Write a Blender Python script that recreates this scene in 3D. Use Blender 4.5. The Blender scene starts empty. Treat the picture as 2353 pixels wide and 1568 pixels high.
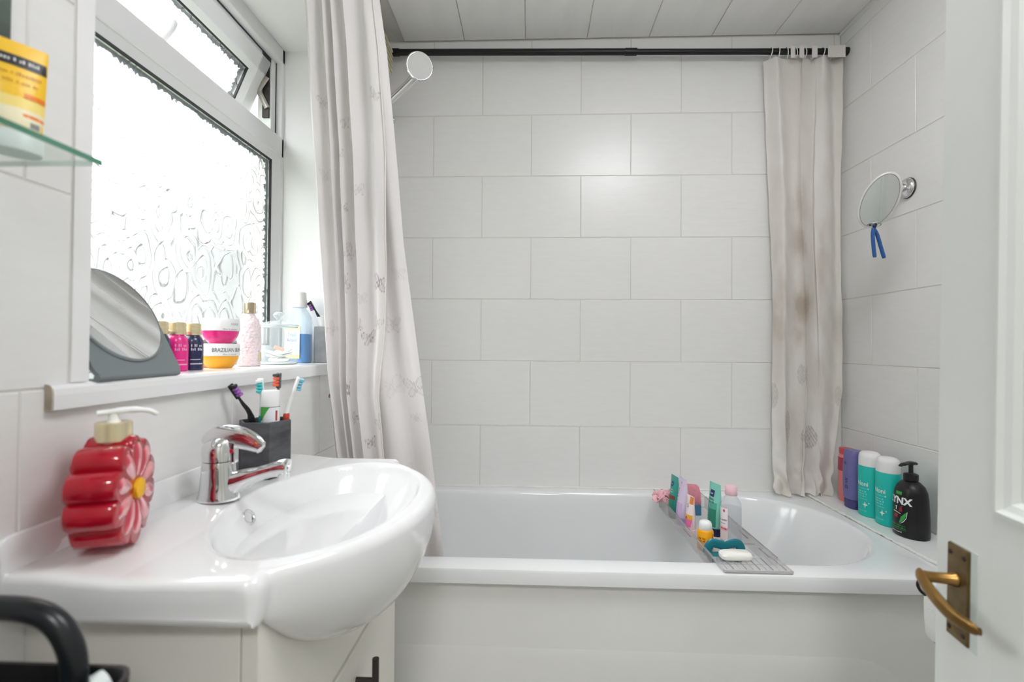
import bpy, bmesh, math, random
import numpy as np
from mathutils import Vector, Matrix

random.seed(7)
rng = np.random.default_rng(7)
sc = bpy.context.scene
COL = sc.collection
PI = math.pi
H = 1.17            # camera height above the floor; geometry below is written relative to the camera height

# ------------------------------------------------------------------ camera
cam_d = bpy.data.cameras.new('camera')
cam = bpy.data.objects.new('camera', cam_d)
COL.objects.link(cam)
_yaw, _pitch, _roll = 0.0388619, 0.0132251, 0.0065252
_f = Vector((-math.sin(_yaw) * math.cos(_pitch), math.cos(_yaw) * math.cos(_pitch), math.sin(_pitch)))
_r = Vector((math.cos(_yaw), math.sin(_yaw), 0))
_u = _r.cross(_f)
_r2 = _r * math.cos(_roll) + _u * math.sin(_roll)
_u2 = -_r * math.sin(_roll) + _u * math.cos(_roll)
cam.matrix_world = Matrix(((_r2.x, _u2.x, -_f.x, 0), (_r2.y, _u2.y, -_f.y, 0), (_r2.z, _u2.z, -_f.z, H), (0, 0, 0, 1)))
cam_d.sensor_width = 36.0
cam_d.lens = 36.0 * 1096.8166 / 2353.0
cam_d.clip_start = 0.02
cam_d.dof.use_dof = True
cam_d.dof.focus_distance = 1.5
cam_d.dof.aperture_fstop = 3.2
sc.camera = cam

# ------------------------------------------------------------------ world: overcast sky
world = bpy.data.worlds.new('overcast_sky')
sc.world = world
world.use_nodes = True
wn = world.node_tree
wn.nodes.clear()
_tc = wn.nodes.new('ShaderNodeTexCoord')
_sx = wn.nodes.new('ShaderNodeSeparateXYZ')
_mr = wn.nodes.new('ShaderNodeMapRange')
_mr.inputs['From Min'].default_value = 0.0
_mr.inputs['From Max'].default_value = 1.0
_mr.inputs['To Min'].default_value = 0.34
_mr.inputs['To Max'].default_value = 1.0
_bg = wn.nodes.new('ShaderNodeBackground')
_bg.inputs['Color'].default_value = (0.97, 0.985, 1.0, 1)
_mu = wn.nodes.new('ShaderNodeMath'); _mu.operation = 'MULTIPLY'
SKY = 6.2
_mu.inputs[1].default_value = SKY
_wo = wn.nodes.new('ShaderNodeOutputWorld')
wn.links.new(_tc.outputs['Generated'], _sx.inputs[0])
wn.links.new(_sx.outputs['Z'], _mr.inputs['Value'])
wn.links.new(_mr.outputs[0], _mu.inputs[0])
wn.links.new(_mu.outputs[0], _bg.inputs['Strength'])
wn.links.new(_bg.outputs[0], _wo.inputs[0])

# window portal: tells the renderer where the sky light enters, gives off none itself
_pl = bpy.data.lights.new('window_portal', 'AREA')
_pl.shape = 'RECTANGLE'; _pl.size = 0.95; _pl.size_y = 0.80
_pl.cycles.is_portal = True
_po = bpy.data.objects.new('window_portal', _pl)
COL.objects.link(_po)
_po.location = (-0.93, 1.04, 0.44 + H)
_po.rotation_euler = (0, -PI / 2, 0)

FILL_BATH = 5.6    # emission of the added ceiling fill lamp's diffuser
FILL_HALL = 16.0     # emission of the added landing fill lamp's diffuser
sc.view_settings.view_transform = 'Standard'
sc.view_settings.look = 'None'
sc.view_settings.exposure = 1.52
sc.view_settings.gamma = 1.0
sc.view_settings.use_curve_mapping = False
sc.cycles.use_denoising = True
sc.cycles.max_bounces = 7
sc.cycles.transparent_max_bounces = 12
sc.cycles.diffuse_bounces = 4
sc.cycles.transmission_bounces = 6
sc.cycles.glossy_bounces = 4
sc.cycles.adaptive_threshold = 0.04
sc.cycles.sample_clamp_indirect = 8.0

# ------------------------------------------------------------------ materials
def lin(c):
    return tuple(((v / 255.0) / 12.92 if v / 255.0 <= 0.04045 else ((v / 255.0 + 0.055) / 1.055) ** 2.4) for v in c)

def nodes_of(m):
    return m.node_tree.nodes, m.node_tree.links

def mat(name, rgb, rough=0.5, metal=0.0, spec=0.5, trans=0.0, ior=1.45, coat=0.0, bump=0.0, bscale=60.0,
        var=0.0, vscale=8.0, rgb2=None, stretch=None, sss=0.0):
    """plain principled material with optional procedural mottling (var, rgb2) and fine relief (bump)"""
    m = bpy.data.materials.new(name)
    m.use_nodes = True
    n, l = nodes_of(m)
    b = n['Principled BSDF']
    c1 = lin(rgb) + (1,)
    b.inputs['Base Color'].default_value = c1
    b.inputs['Roughness'].default_value = rough
    b.inputs['Metallic'].default_value = metal
    b.inputs['Specular IOR Level'].default_value = spec
    b.inputs['Transmission Weight'].default_value = trans
    b.inputs['IOR'].default_value = ior
    b.inputs['Coat Weight'].default_value = coat
    if sss:
        b.inputs['Subsurface Weight'].default_value = sss
        b.inputs['Subsurface Radius'].default_value = (0.02, 0.01, 0.01)
        b.inputs['Subsurface Scale'].default_value = 0.5
    tc = None
    if var or bump or rgb2:
        tc = n.new('ShaderNodeTexCoord')
        mp = n.new('ShaderNodeMapping')
        l.new(tc.outputs['Object'], mp.inputs[0])
        if stretch:
            mp.inputs['Scale'].default_value = stretch
    if var or rgb2:
        nz = n.new('ShaderNodeTexNoise')
        nz.inputs['Scale'].default_value = vscale
        nz.inputs['Detail'].default_value = 5
        l.new(mp.outputs[0], nz.inputs['Vector'])
        mx = n.new('ShaderNodeMix'); mx.data_type = 'RGBA'
        cc = lin(rgb2) + (1,) if rgb2 else tuple(max(0, v * (1 - var)) for v in c1[:3]) + (1,)
        mx.inputs['A'].default_value = c1
        mx.inputs['B'].default_value = cc
        mr = n.new('ShaderNodeMapRange')
        mr.inputs['From Min'].default_value = 0.35
        mr.inputs['From Max'].default_value = 0.7
        l.new(nz.outputs[0], mr.inputs[0])
        l.new(mr.outputs[0], mx.inputs['Factor'])
        l.new(mx.outputs['Result'], b.inputs['Base Color'])
    if bump:
        nb = n.new('ShaderNodeTexNoise')
        nb.inputs['Scale'].default_value = bscale
        nb.inputs['Detail'].default_value = 3
        l.new(mp.outputs[0], nb.inputs['Vector'])
        bp = n.new('ShaderNodeBump')
        bp.inputs['Strength'].default_value = bump
        bp.inputs['Distance'].default_value = 0.004
        l.new(nb.outputs[0], bp.inputs['Height'])
        l.new(bp.outputs[0], b.inputs['Normal'])
    return m

def clear_mat(name, rgb, clear=0.8, rough=0.05, edge=0.5):
    """thin clear plastic or glass: mostly straight-through, some surface reflection"""
    m = bpy.data.materials.new(name)
    m.use_nodes = True
    n, l = nodes_of(m)
    b = n['Principled BSDF']
    b.inputs['Base Color'].default_value = lin(rgb) + (1,)
    b.inputs['Roughness'].default_value = rough
    b.inputs['Specular IOR Level'].default_value = 0.6
    t = n.new('ShaderNodeBsdfTransparent')
    t.inputs[0].default_value = tuple(min(1, 0.70 + 0.30 * v) for v in lin(rgb)) + (1,)
    lw = n.new('ShaderNodeLayerWeight'); lw.inputs[0].default_value = 0.35
    mr = n.new('ShaderNodeMapRange')
    mr.inputs['To Min'].default_value = 1.0 - clear
    mr.inputs['To Max'].default_value = min(1.0, 1.0 - clear + edge)
    l.new(lw.outputs['Facing'], mr.inputs[0])
    mx = n.new('ShaderNodeMixShader')
    l.new(mr.outputs[0], mx.inputs[0])
    l.new(t.outputs[0], mx.inputs[1])
    l.new(b.outputs[0], mx.inputs[2])
    l.new(mx.outputs[0], n['Material Output'].inputs[0])
    return m

def emit_mat(name, rgb, strength):
    m = bpy.data.materials.new(name)
    m.use_nodes = True
    n, l = nodes_of(m)
    n.remove(n['Principled BSDF'])
    e = n.new('ShaderNodeEmission')
    e.inputs[0].default_value = lin(rgb) + (1,)
    e.inputs[1].default_value = strength
    l.new(e.outputs[0], n['Material Output'].inputs[0])
    return m

def tile_mat():
    m = mat('glazed_tile', (226, 225, 223), rough=0.27, spec=0.5)
    n, l = nodes_of(m)
    b = n['Principled BSDF']
    tc = n.new('ShaderNodeTexCoord')
    oi = n.new('ShaderNodeObjectInfo')
    mp = n.new('ShaderNodeMapping')
    l.new(tc.outputs['Object'], mp.inputs[0])
    mp.inputs['Scale'].default_value = (1, 1, 6)
    ad = n.new('ShaderNodeVectorMath'); ad.operation = 'ADD'
    l.new(mp.outputs[0], ad.inputs[0])
    sc_ = n.new('ShaderNodeVectorMath'); sc_.operation = 'SCALE'
    sc_.inputs['Scale'].default_value = 7.0
    l.new(oi.outputs['Location'], sc_.inputs[0])
    l.new(sc_.outputs[0], ad.inputs[1])
    nz = n.new('ShaderNodeTexNoise'); nz.inputs['Scale'].default_value = 14; nz.inputs['Detail'].default_value = 6
    l.new(ad.outputs[0], nz.inputs['Vector'])
    mx = n.new('ShaderNodeMix'); mx.data_type = 'RGBA'
    mx.inputs['A'].default_value = lin((238, 237, 235)) + (1,)
    mx.inputs['B'].default_value = lin((231, 230, 227)) + (1,)
    l.new(nz.outputs[0], mx.inputs['Factor'])
    l.new(mx.outputs['Result'], b.inputs['Base Color'])
    nb = n.new('ShaderNodeTexNoise'); nb.inputs['Scale'].default_value = 9; nb.inputs['Detail'].default_value = 2
    l.new(ad.outputs[0], nb.inputs['Vector'])
    bp = n.new('ShaderNodeBump'); bp.inputs['Strength'].default_value = 0.12; bp.inputs['Distance'].default_value = 0.004
    l.new(nb.outputs[0], bp.inputs['Height'])
    l.new(bp.outputs[0], b.inputs['Normal'])
    return m

def cloth_mat(name, base, ink, transl=0.35, sheer=0.0, stain=None):
    """woven fabric; ink colour from the 'print' point attribute"""
    m = bpy.data.materials.new(name)
    m.use_nodes = True
    n, l = nodes_of(m)
    b = n['Principled BSDF']
    b.inputs['Roughness'].default_value = 0.75
    b.inputs['Specular IOR Level'].default_value = 0.25
    at = n.new('ShaderNodeAttribute'); at.attribute_name = 'print'
    mx = n.new('ShaderNodeMix'); mx.data_type = 'RGBA'
    mx.inputs['A'].default_value = lin(base) + (1,)
    mx.inputs['B'].default_value = lin(ink) + (1,)
    l.new(at.outputs['Fac'], mx.inputs['Factor'])
    out = mx.outputs['Result']
    tc = n.new('ShaderNodeTexCoord')
    if stain:
        # water marks and mildew with a shape of their own, heavier low down on the cloth
        nz = n.new('ShaderNodeTexNoise'); nz.inputs['Scale'].default_value = 7; nz.inputs['Detail'].default_value = 6
        mp = n.new('ShaderNodeMapping'); mp.inputs['Scale'].default_value = (1.6, 1.6, 0.8)
        l.new(tc.outputs['Object'], mp.inputs[0]); l.new(mp.outputs[0], nz.inputs['Vector'])
        at2 = n.new('ShaderNodeAttribute'); at2.attribute_name = 'stain'
        ml = n.new('ShaderNodeMath'); ml.operation = 'MULTIPLY'
        mr = n.new('ShaderNodeMapRange'); mr.inputs['From Min'].default_value = 0.36; mr.inputs['From Max'].default_value = 0.62
        l.new(nz.outputs[0], mr.inputs[0])
        l.new(mr.outputs[0], ml.inputs[0]); l.new(at2.outputs['Fac'], ml.inputs[1])
        m2 = n.new('ShaderNodeMix'); m2.data_type = 'RGBA'
        m2.inputs['B'].default_value = lin(stain) + (1,)
        l.new(out, m2.inputs['A']); l.new(ml.outputs[0], m2.inputs['Factor'])
        out = m2.outputs['Result']
    l.new(out, b.inputs['Base Color'])
    wv = n.new('ShaderNodeTexNoise'); wv.inputs['Scale'].default_value = 120; wv.inputs['Detail'].default_value = 2
    l.new(tc.outputs['Object'], wv.inputs['Vector'])
    bp = n.new('ShaderNodeBump'); bp.inputs['Strength'].default_value = 0.15; bp.inputs['Distance'].default_value = 0.002
    l.new(wv.outputs[0], bp.inputs['Height']); l.new(bp.outputs[0], b.inputs['Normal'])
    tr = n.new('ShaderNodeBsdfTranslucent')
    l.new(out, tr.inputs[0])
    ms = n.new('ShaderNodeMixShader'); ms.inputs[0].default_value = transl
    l.new(b.outputs[0], ms.inputs[1]); l.new(tr.outputs[0], ms.inputs[2])
    last = ms.outputs[0]
    if sheer:
        tp = n.new('ShaderNodeBsdfTransparent')
        mz = n.new('ShaderNodeMixShader'); mz.inputs[0].default_value = sheer
        l.new(last, mz.inputs[1]); l.new(tp.outputs[0], mz.inputs[2])
        last = mz.outputs[0]
    l.new(last, n['Material Output'].inputs[0])
    return m

def pane_mat():
    """obscured glass: swirling rolled relief lines over clear glass"""
    m = bpy.data.materials.new('obscured_glass')
    m.use_nodes = True
    n, l = nodes_of(m)
    b = n['Principled BSDF']
    tc = n.new('ShaderNodeTexCoord')
    mp = n.new('ShaderNodeMapping'); mp.inputs['Scale'].default_value = (0.0, 1.5, 1.0)
    l.new(tc.outputs['Object'], mp.inputs[0])
    # wobble the coordinates so the rings wander
    nz = n.new('ShaderNodeTexNoise'); nz.inputs['Scale'].default_value = 9; nz.inputs['Detail'].default_value = 1.5
    l.new(mp.outputs[0], nz.inputs['Vector'])
    sb = n.new('ShaderNodeVectorMath'); sb.operation = 'SUBTRACT'; sb.inputs[1].default_value = (0.5, 0.5, 0.5)
    l.new(nz.outputs['Color'], sb.inputs[0])
    sl = n.new('ShaderNodeVectorMath'); sl.operation = 'SCALE'; sl.inputs['Scale'].default_value = 0.07
    l.new(sb.outputs[0], sl.inputs[0])
    ad = n.new('ShaderNodeVectorMath'); ad.operation = 'ADD'
    l.new(mp.outputs[0], ad.inputs[0]); l.new(sl.outputs[0], ad.inputs[1])
    vo = n.new('ShaderNodeTexVoronoi'); vo.feature = 'F1'; vo.inputs['Scale'].default_value = 10
    l.new(ad.outputs[0], vo.inputs['Vector'])
    m1 = n.new('ShaderNodeMath'); m1.operation = 'MULTIPLY'; m1.inputs[1].default_value = 17.0
    l.new(vo.outputs['Distance'], m1.inputs[0])
    s1 = n.new('ShaderNodeMath'); s1.operation = 'SINE'; l.new(m1.outputs[0], s1.inputs[0])
    a1 = n.new('ShaderNodeMath'); a1.operation = 'ABSOLUTE'; l.new(s1.outputs[0], a1.inputs[0])
    r1 = n.new('ShaderNodeMapRange'); r1.interpolation_type = 'SMOOTHSTEP'
    r1.inputs['From Min'].default_value = 0.0; r1.inputs['From Max'].default_value = 0.32
    r1.inputs['To Min'].default_value = 1.0; r1.inputs['To Max'].default_value = 0.0
    l.new(a1.outputs[0], r1.inputs[0])
    # break the lines up
    n2 = n.new('ShaderNodeTexNoise'); n2.inputs['Scale'].default_value = 16
    l.new(mp.outputs[0], n2.inputs['Vector'])
    r2 = n.new('ShaderNodeMapRange'); r2.inputs['From Min'].default_value = 0.32; r2.inputs['From Max'].default_value = 0.50
    l.new(n2.outputs[0], r2.inputs[0])
    lm = n.new('ShaderNodeMath'); lm.operation = 'MULTIPLY'
    l.new(r1.outputs[0], lm.inputs[0]); l.new(r2.outputs[0], lm.inputs[1])
    bp = n.new('ShaderNodeBump'); bp.inputs['Strength'].default_value = 0.8; bp.inputs['Distance'].default_value = 0.01
    l.new(lm.outputs[0], bp.inputs['Height'])
    b.inputs['Base Color'].default_value = (0.8, 0.82, 0.82, 1)
    b.inputs['Roughness'].default_value = 0.12
    l.new(bp.outputs[0], b.inputs['Normal'])
    tp0 = n.new('ShaderNodeBsdfTransparent'); tp0.inputs[0].default_value = (0.97, 0.985, 0.98, 1)
    tl = n.new('ShaderNodeBsdfRefraction'); tl.inputs['Color'].default_value = (0.97, 0.985, 0.98, 1)
    tl.inputs['Roughness'].default_value = 0.32; tl.inputs['IOR'].default_value = 1.25
    l.new(bp.outputs[0], tl.inputs['Normal'])
    tp = n.new('ShaderNodeMixShader'); tp.inputs[0].default_value = 0.55
    l.new(tp0.outputs[0], tp.inputs[1]); l.new(tl.outputs[0], tp.inputs[2])
    mr = n.new('ShaderNodeMapRange'); mr.inputs['To Min'].default_value = 0.06; mr.inputs['To Max'].default_value = 0.66
    l.new(lm.outputs[0], mr.inputs[0])
    ms = n.new('ShaderNodeMixShader')
    l.new(mr.outputs[0], ms.inputs[0]); l.new(tp.outputs[0], ms.inputs[1]); l.new(b.outputs[0], ms.inputs[2])
    l.new(ms.outputs[0], n['Material Output'].inputs[0])
    return m

M = dict(
    tile=tile_mat(),
    grout=mat('grout', (216, 214, 208), rough=0.9, bump=0.3, bscale=200),
    grout_white=mat('white_sealant', (232, 232, 226), rough=0.5, bump=0.4, bscale=90, var=0.06, vscale=40),
    plaster=mat('painted_plaster', (222, 221, 216), rough=0.7, bump=0.1, bscale=120),
    reveal=mat('reveal_board', (240, 239, 238), rough=0.45, bump=0.08, bscale=60),
    plank=mat('ceiling_cladding', (244, 243, 241), rough=0.42, var=0.05, vscale=6, stretch=(3, 0.6, 1)),
    floor=mat('vinyl_floor', (196, 193, 186), rough=0.5, var=0.2, vscale=10),
    upvc=mat('white_upvc', (228, 228, 228), rough=0.3),
    gasket=mat('black_gasket', (58, 58, 60), rough=0.6),
    spacer=mat('grey_spacer', (176, 182, 184), rough=0.4),
    steel=mat('dull_steel', (176, 172, 164), rough=0.4, metal=0.8),
    darksteel=mat('dark_steel', (66, 62, 60), rough=0.45, metal=0.6),
    sill=mat('sill_plastic', (236, 236, 236), rough=0.22),
    sillcap=mat('aged_sill_end', (186, 174, 156), rough=0.6, var=0.3, vscale=60),
    ceramic=mat('glazed_ceramic', (236, 236, 236), rough=0.06, coat=0.5),
    acrylic=mat('bath_acrylic', (233, 234, 234), rough=0.12, coat=0.3),
    panel=mat('bath_panel_plastic', (240, 240, 236), rough=0.35, var=0.02, vscale=3),
    cream=mat('cream_laminate', (238, 235, 226), rough=0.4, var=0.03, vscale=4),
    chrome=mat('chrome', (225, 225, 226), rough=0.07, metal=1.0),
    brass=mat('aged_brass', (172, 132, 74), rough=0.32, metal=0.9, rgb2=(120, 92, 52), vscale=22),
    brassplate=mat('dull_brass_plate', (128, 108, 74), rough=0.45, metal=0.75, rgb2=(92, 76, 50), vscale=30),
    screw=mat('dark_screw', (60, 46, 32), rough=0.5, metal=0.6),
    doorpaint=mat('door_gloss_paint', (229, 231, 227), rough=0.28, bump=0.06, bscale=30),
    scar=mat('old_paint_grey', (208, 216, 212), rough=0.45),
    black=mat('black_plastic', (24, 24, 26), rough=0.35),
    blacksatin=mat('black_satin_tube', (22, 24, 27), rough=0.3),
    rod=mat('black_rod', (20, 21, 22), rough=0.35),
    white=mat('white_plastic', (238, 238, 236), rough=0.3),
    offwhite=mat('offwhite_plastic', (226, 224, 212), rough=0.45),
    gold=mat('gold_cap', (240, 226, 188), rough=0.25, metal=0.75),
    slate=mat('slate_grey_stone', (58, 58, 61), rough=0.5, rgb2=(92, 92, 96), vscale=18, stretch=(1, 1, 3)),
    greystone=mat('mid_grey_stone', (126, 126, 128), rough=0.55, rgb2=(152, 152, 154), vscale=30),
    mirror=mat('mirror_glass', (236, 240, 240), rough=0.01, metal=1.0),
    mirrordark=mat('mirror_glass_green', (150, 164, 158), rough=0.03, metal=1.0),
    standgrey=mat('grey_mirror_stand', (122, 130, 132), rough=0.35),
    glassgreen=mat('green_glass_edge', (92, 150, 122), rough=0.15, trans=0.3),
    glass=clear_mat('clear_glass', (248, 252, 251), clear=0.95, edge=0.28),
    clear=clear_mat('clear_plastic', (236, 236, 236), clear=0.86, edge=0.08),
    cleargrey=clear_mat('smoky_clear_plastic', (216, 212, 212), clear=0.76, edge=0.06),
    clearedge=mat('clear_plastic_edge', (150, 148, 148), rough=0.2),
    water=clear_mat('clear_liquid', (228, 232, 232), clear=0.75),
)
def C(name, rgb, **k):
    if name not in M:
        M[name] = mat(name, rgb, **k)
    return M[name]

# ------------------------------------------------------------------ object helpers
def put(name, me, material, parent=None, loc=(0, 0, 0), smooth=False, rot=None):
    o = bpy.data.objects.new(name, me)
    COL.objects.link(o)
    if material is not None and not me.materials:
        me.materials.append(material)
    if smooth:
        me.polygons.foreach_set('use_smooth', [True] * len(me.polygons))
    if parent is not None:
        o.parent = parent
        o.location = loc
    else:
        o.location = (loc[0], loc[1], loc[2] + H)
    if rot:
        o.rotation_euler = rot
    return o

def tag(o, label, cat, group=None, kind=None):
    o['label'] = label
    o['category'] = cat
    if group: o['group'] = group
    if kind: o['kind'] = kind
    return o

def thing(name, label, cat, loc, rz=0.0, group=None, kind=None, rot=None):
    o = bpy.data.objects.new(name, None)
    o.empty_display_size = 0.03
    COL.objects.link(o)
    o.location = (loc[0], loc[1], loc[2] + H)
    o.rotation_euler = rot if rot else (0, 0, rz)
    return tag(o, label, cat, group, kind)

def pydata(verts, faces):
    me = bpy.data.meshes.new('mesh')
    me.from_pydata([tuple(map(float, v)) for v in verts], [], faces)
    me.update()
    return me

def from_bm(bm):
    me = bpy.data.meshes.new('mesh')
    bm.normal_update()
    bm.to_mesh(me)
    bm.free()
    return me

def box_me(x0, x1, y0, y1, z0, z1, bevel=0.0, seg=2):
    bm = bmesh.new()
    bmesh.ops.create_cube(bm, size=1.0)
    for v in bm.verts:
        v.co.x = x0 + (v.co.x + 0.5) * (x1 - x0)
        v.co.y = y0 + (v.co.y + 0.5) * (y1 - y0)
        v.co.z = z0 + (v.co.z + 0.5) * (z1 - z0)
    if bevel:
        bmesh.ops.bevel(bm, geom=list(bm.edges), offset=bevel, segments=seg, affect='EDGES', profile=0.5)
    return from_bm(bm)

def box(name, x0, x1, y0, y1, z0, z1, material, parent=None, bevel=0.0, seg=2, loc=(0, 0, 0), rot=None):
    return put(name, box_me(x0, x1, y0, y1, z0, z1, bevel, seg), material, parent, loc, rot=rot)

def rings_me(rings, cap0=True, cap1=True, closed=True):
    """skin a list of equal-length vertex rings"""
    n = len(rings[0])
    vs = [v for r in rings for v in r]
    fs = []
    for i in range(len(rings) - 1):
        for j in range(n if closed else n - 1):
            k = (j + 1) % n
            fs.append((i * n + j, i * n + k, (i + 1) * n + k, (i + 1) * n + j))
    if cap0: fs.append(tuple(range(n - 1, -1, -1)))
    if cap1: fs.append(tuple((len(rings) - 1) * n + j for j in range(n)))
    return pydata(vs, fs)

def lathe_me(prof, seg=32, sx=1.0, sy=1.0, cap0=True, cap1=True):
    return rings_me([[(r * sx * math.cos(2 * PI * j / seg), r * sy * math.sin(2 * PI * j / seg), z) for j in range(seg)]
                     for r, z in prof], cap0, cap1)

def lathe(name, prof, material, parent=None, loc=(0, 0, 0), seg=32, sx=1.0, sy=1.0, rot=None, smooth=True):
    o = put(name, lathe_me(prof, seg, sx, sy), material, parent, loc, smooth, rot)
    edge_split(o)
    return o

def edge_split(o, ang=40):
    me = o.data
    try:
        me.set_sharp_from_angle(angle=math.radians(ang))
    except Exception:
        pass

def tube_me(path, rad, seg=12, flat=1.0, up=None):
    """tube along a path; rad may be a list; flat squashes across the second axis"""
    P = [Vector(p) for p in path]
    n = len(P)
    R = rad if isinstance(rad, (list, tuple)) else [rad] * n
    F = flat if isinstance(flat, (list, tuple)) else [flat] * n
    rings = []
    ref = Vector(up) if up else None
    prev = None
    for i in range(n):
        t = (P[min(i + 1, n - 1)] - P[max(i - 1, 0)]).normalized()
        if ref is not None:
            a = ref.cross(t)
            if a.length < 1e-6: a = t.orthogonal()
            a.normalize()
        else:
            a = t.orthogonal().normalized() if prev is None else (prev - t * prev.dot(t)).normalized()
        prev = a
        b = t.cross(a)
        rings.append([tuple(P[i] + a * (R[i] * math.cos(2 * PI * j / seg)) + b * (R[i] * F[i] * math.sin(2 * PI * j / seg))) for j in range(seg)])
    return rings_me(rings)

def tube(name, path, rad, material, parent=None, loc=(0, 0, 0), seg=12, flat=1.0, up=None):
    o = put(name, tube_me(path, rad, seg, flat, up), material, parent, loc, True)
    edge_split(o, 60)
    return o

def arc_pts(ctrl, n=24):
    """smooth Catmull-Rom through control points"""
    P = [Vector(c) for c in ctrl]
    P = [P[0] * 2 - P[1]] + P + [P[-1] * 2 - P[-2]]
    out = []
    for i in range(1, len(P) - 2):
        for k in range(n):
            t = k / n
            a, b, c_, d = P[i - 1], P[i], P[i + 1], P[i + 2]
            out.append(0.5 * ((2 * b) + (c_ - a) * t + (2 * a - 5 * b + 4 * c_ - d) * t * t + (3 * b - a - 3 * c_ + d) * t ** 3))
    out.append(P[-2])
    return out

def prism_me(poly, a, b, axis='x', bevel=0.0):
    """extrude a 2D polygon along an axis: 'x': poly in (y,z); 'y': (x,z); 'z': (x,y)"""
    def mk(p, t):
        if axis == 'x': return (t, p[0], p[1])
        if axis == 'y': return (p[0], t, p[1])
        return (p[0], p[1], t)
    bm = bmesh.new()
    v0 = [bm.verts.new(mk(p, a)) for p in poly]
    v1 = [bm.verts.new(mk(p, b)) for p in poly]
    n = len(poly)
    bm.faces.new(v0); bm.faces.new(v1[::-1])
    for i in range(n):
        bm.faces.new((v0[i], v1[i], v1[(i + 1) % n], v0[(i + 1) % n]))
    bmesh.ops.recalc_face_normals(bm, faces=bm.faces)
    if bevel:
        bmesh.ops.bevel(bm, geom=list(bm.edges), offset=bevel, segments=2, affect='EDGES', profile=0.5)
    return from_bm(bm)

def superell(a, b, p=2.0, n=40):
    out = []
    for j in range(n):
        t = 2 * PI * j / n
        c_, s = math.cos(t), math.sin(t)
        out.append((a * math.copysign(abs(c_) ** (2 / p), c_), b * math.copysign(abs(s) ** (2 / p), s)))
    return out

def loft(name, secs, material, parent=None, loc=(0, 0, 0), p=2.0, n=40, rot=None):
    """secs: (z, a, b[, x, y]) superellipse sections stacked along z"""
    rings = []
    for s in secs:
        z, a, b = s[:3]
        ox, oy = (s[3], s[4]) if len(s) > 3 else (0, 0)
        rings.append([(x + ox, y + oy, z) for x, y in superell(a, b, p, n)])
    o = put(name, rings_me(rings), material, parent, loc, True, rot)
    edge_split(o)
    return o

_text_cache = {}
def text_pts(s, size, bold=0.0):
    key = (s, round(size, 5), bold)
    if key not in _text_cache:
        cu = bpy.data.curves.new('t', 'FONT')
        cu.body = s; cu.size = size; cu.align_x = 'CENTER'; cu.align_y = 'CENTER'
        cu.resolution_u = 3; cu.offset = bold
        o = bpy.data.objects.new('t', cu)
        COL.objects.link(o)
        bpy.context.view_layer.update()
        dg = bpy.context.evaluated_depsgraph_get()
        me = o.evaluated_get(dg).to_mesh()
        vs = [tuple(v.co[:2]) for v in me.vertices]
        fs = [tuple(p.vertices) for p in me.polygons]
        bpy.data.objects.remove(o); bpy.data.curves.remove(cu)
        _text_cache[key] = (vs, fs)
    return _text_cache[key]

def lettering(name, s, size, fn, material, parent, bold=0.0, label=None, sx=1.0, rot90=False):
    """flat letters laid on a surface; fn(u,v) gives the surface point"""
    vs, fs = text_pts(s, size, bold)
    if rot90:
        P = [fn(-v, u * sx) for u, v in vs]
    else:
        P = [fn(u * sx, v) for u, v in vs]
    o = put(name, pydata(P, fs), material, parent)
    if label: o['label'] = label
    return o

def microprint(fn, u0, u1, v, h, material, parent, seed=1):
    """a line of print too small to read: uneven dark strokes the size of letters"""
    r_ = random.Random(seed)
    vs, fs, u = [], [], u0
    while u < u1:
        w = h * r_.uniform(0.22, 0.5)
        if u + w > u1: break
        top = h * r_.choice((0.7, 0.7, 1.0))
        k = len(vs)
        vs += [fn(u, v), fn(u + w, v), fn(u + w, v + top), fn(u, v + top)]
        fs.append((k, k + 1, k + 2, k + 3))
        u += w + h * r_.choice((0.24, 0.24, 0.24, 0.75))
    return put('lettering', pydata(vs, fs), material, parent) if fs else None

def patch(name, poly, fn, material, parent, nsub=1):
    """flat printed patch laid on a surface, poly in (u,v); grid rectangles when poly=(u0,u1,v0,v1)"""
    if len(poly) == 4 and not hasattr(poly[0], '__len__'):
        u0, u1, v0, v1 = poly
        k = max(2, nsub)
        vs = [fn(u0 + (u1 - u0) * i / k, v0 + (v1 - v0) * j / 2) for j in range(3) for i in range(k + 1)]
        fs = [(j * (k + 1) + i, j * (k + 1) + i + 1, (j + 1) * (k + 1) + i + 1, (j + 1) * (k + 1) + i) for j in range(2) for i in range(k)]
        return put(name, pydata(vs, fs), material, parent)
    return put(name, pydata([fn(u, v) for u, v in poly], [tuple(range(len(poly)))]), material, parent)

def on_ellipse(a, b, phi, zc, off=0.0004):
    """label surface of an upright oval bottle (axes a along local x, b along local y), facing angle phi"""
    t0 = math.atan2(math.sin(phi) / 1.0 * a, math.cos(phi) * b) if a != b else phi
    def fn(u, v):
        r = math.hypot(a * math.sin(t0), b * math.cos(t0))
        t = t0 + u / max(r, 0.01)
        nx, ny = math.cos(t) / a, math.sin(t) / b
        L = math.hypot(nx, ny)
        return (a * math.cos(t) + off * nx / L, b * math.sin(t) + off * ny / L, zc + v)
    return fn

def on_plane(o, ux, uy, off=0.0):
    o, ux, uy = Vector(o), Vector(ux).normalized(), Vector(uy).normalized()
    nn = ux.cross(uy).normalized()
    def fn(u, v):
        return tuple(o + ux * u + uy * v + nn * off)
    return fn

def dup(root, loc, rz=None, label=None):
    r = root.copy(); COL.objects.link(r)
    r.location = (loc[0], loc[1], loc[2] + H)
    if rz is not None: r.rotation_euler = (0, 0, rz)
    if label: r['label'] = label
    for ch in list(root.children):
        c = ch.copy(); COL.objects.link(c); c.parent = r
        for g in list(ch.children):
            d = g.copy(); COL.objects.link(d); d.parent = c
    return r
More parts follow.
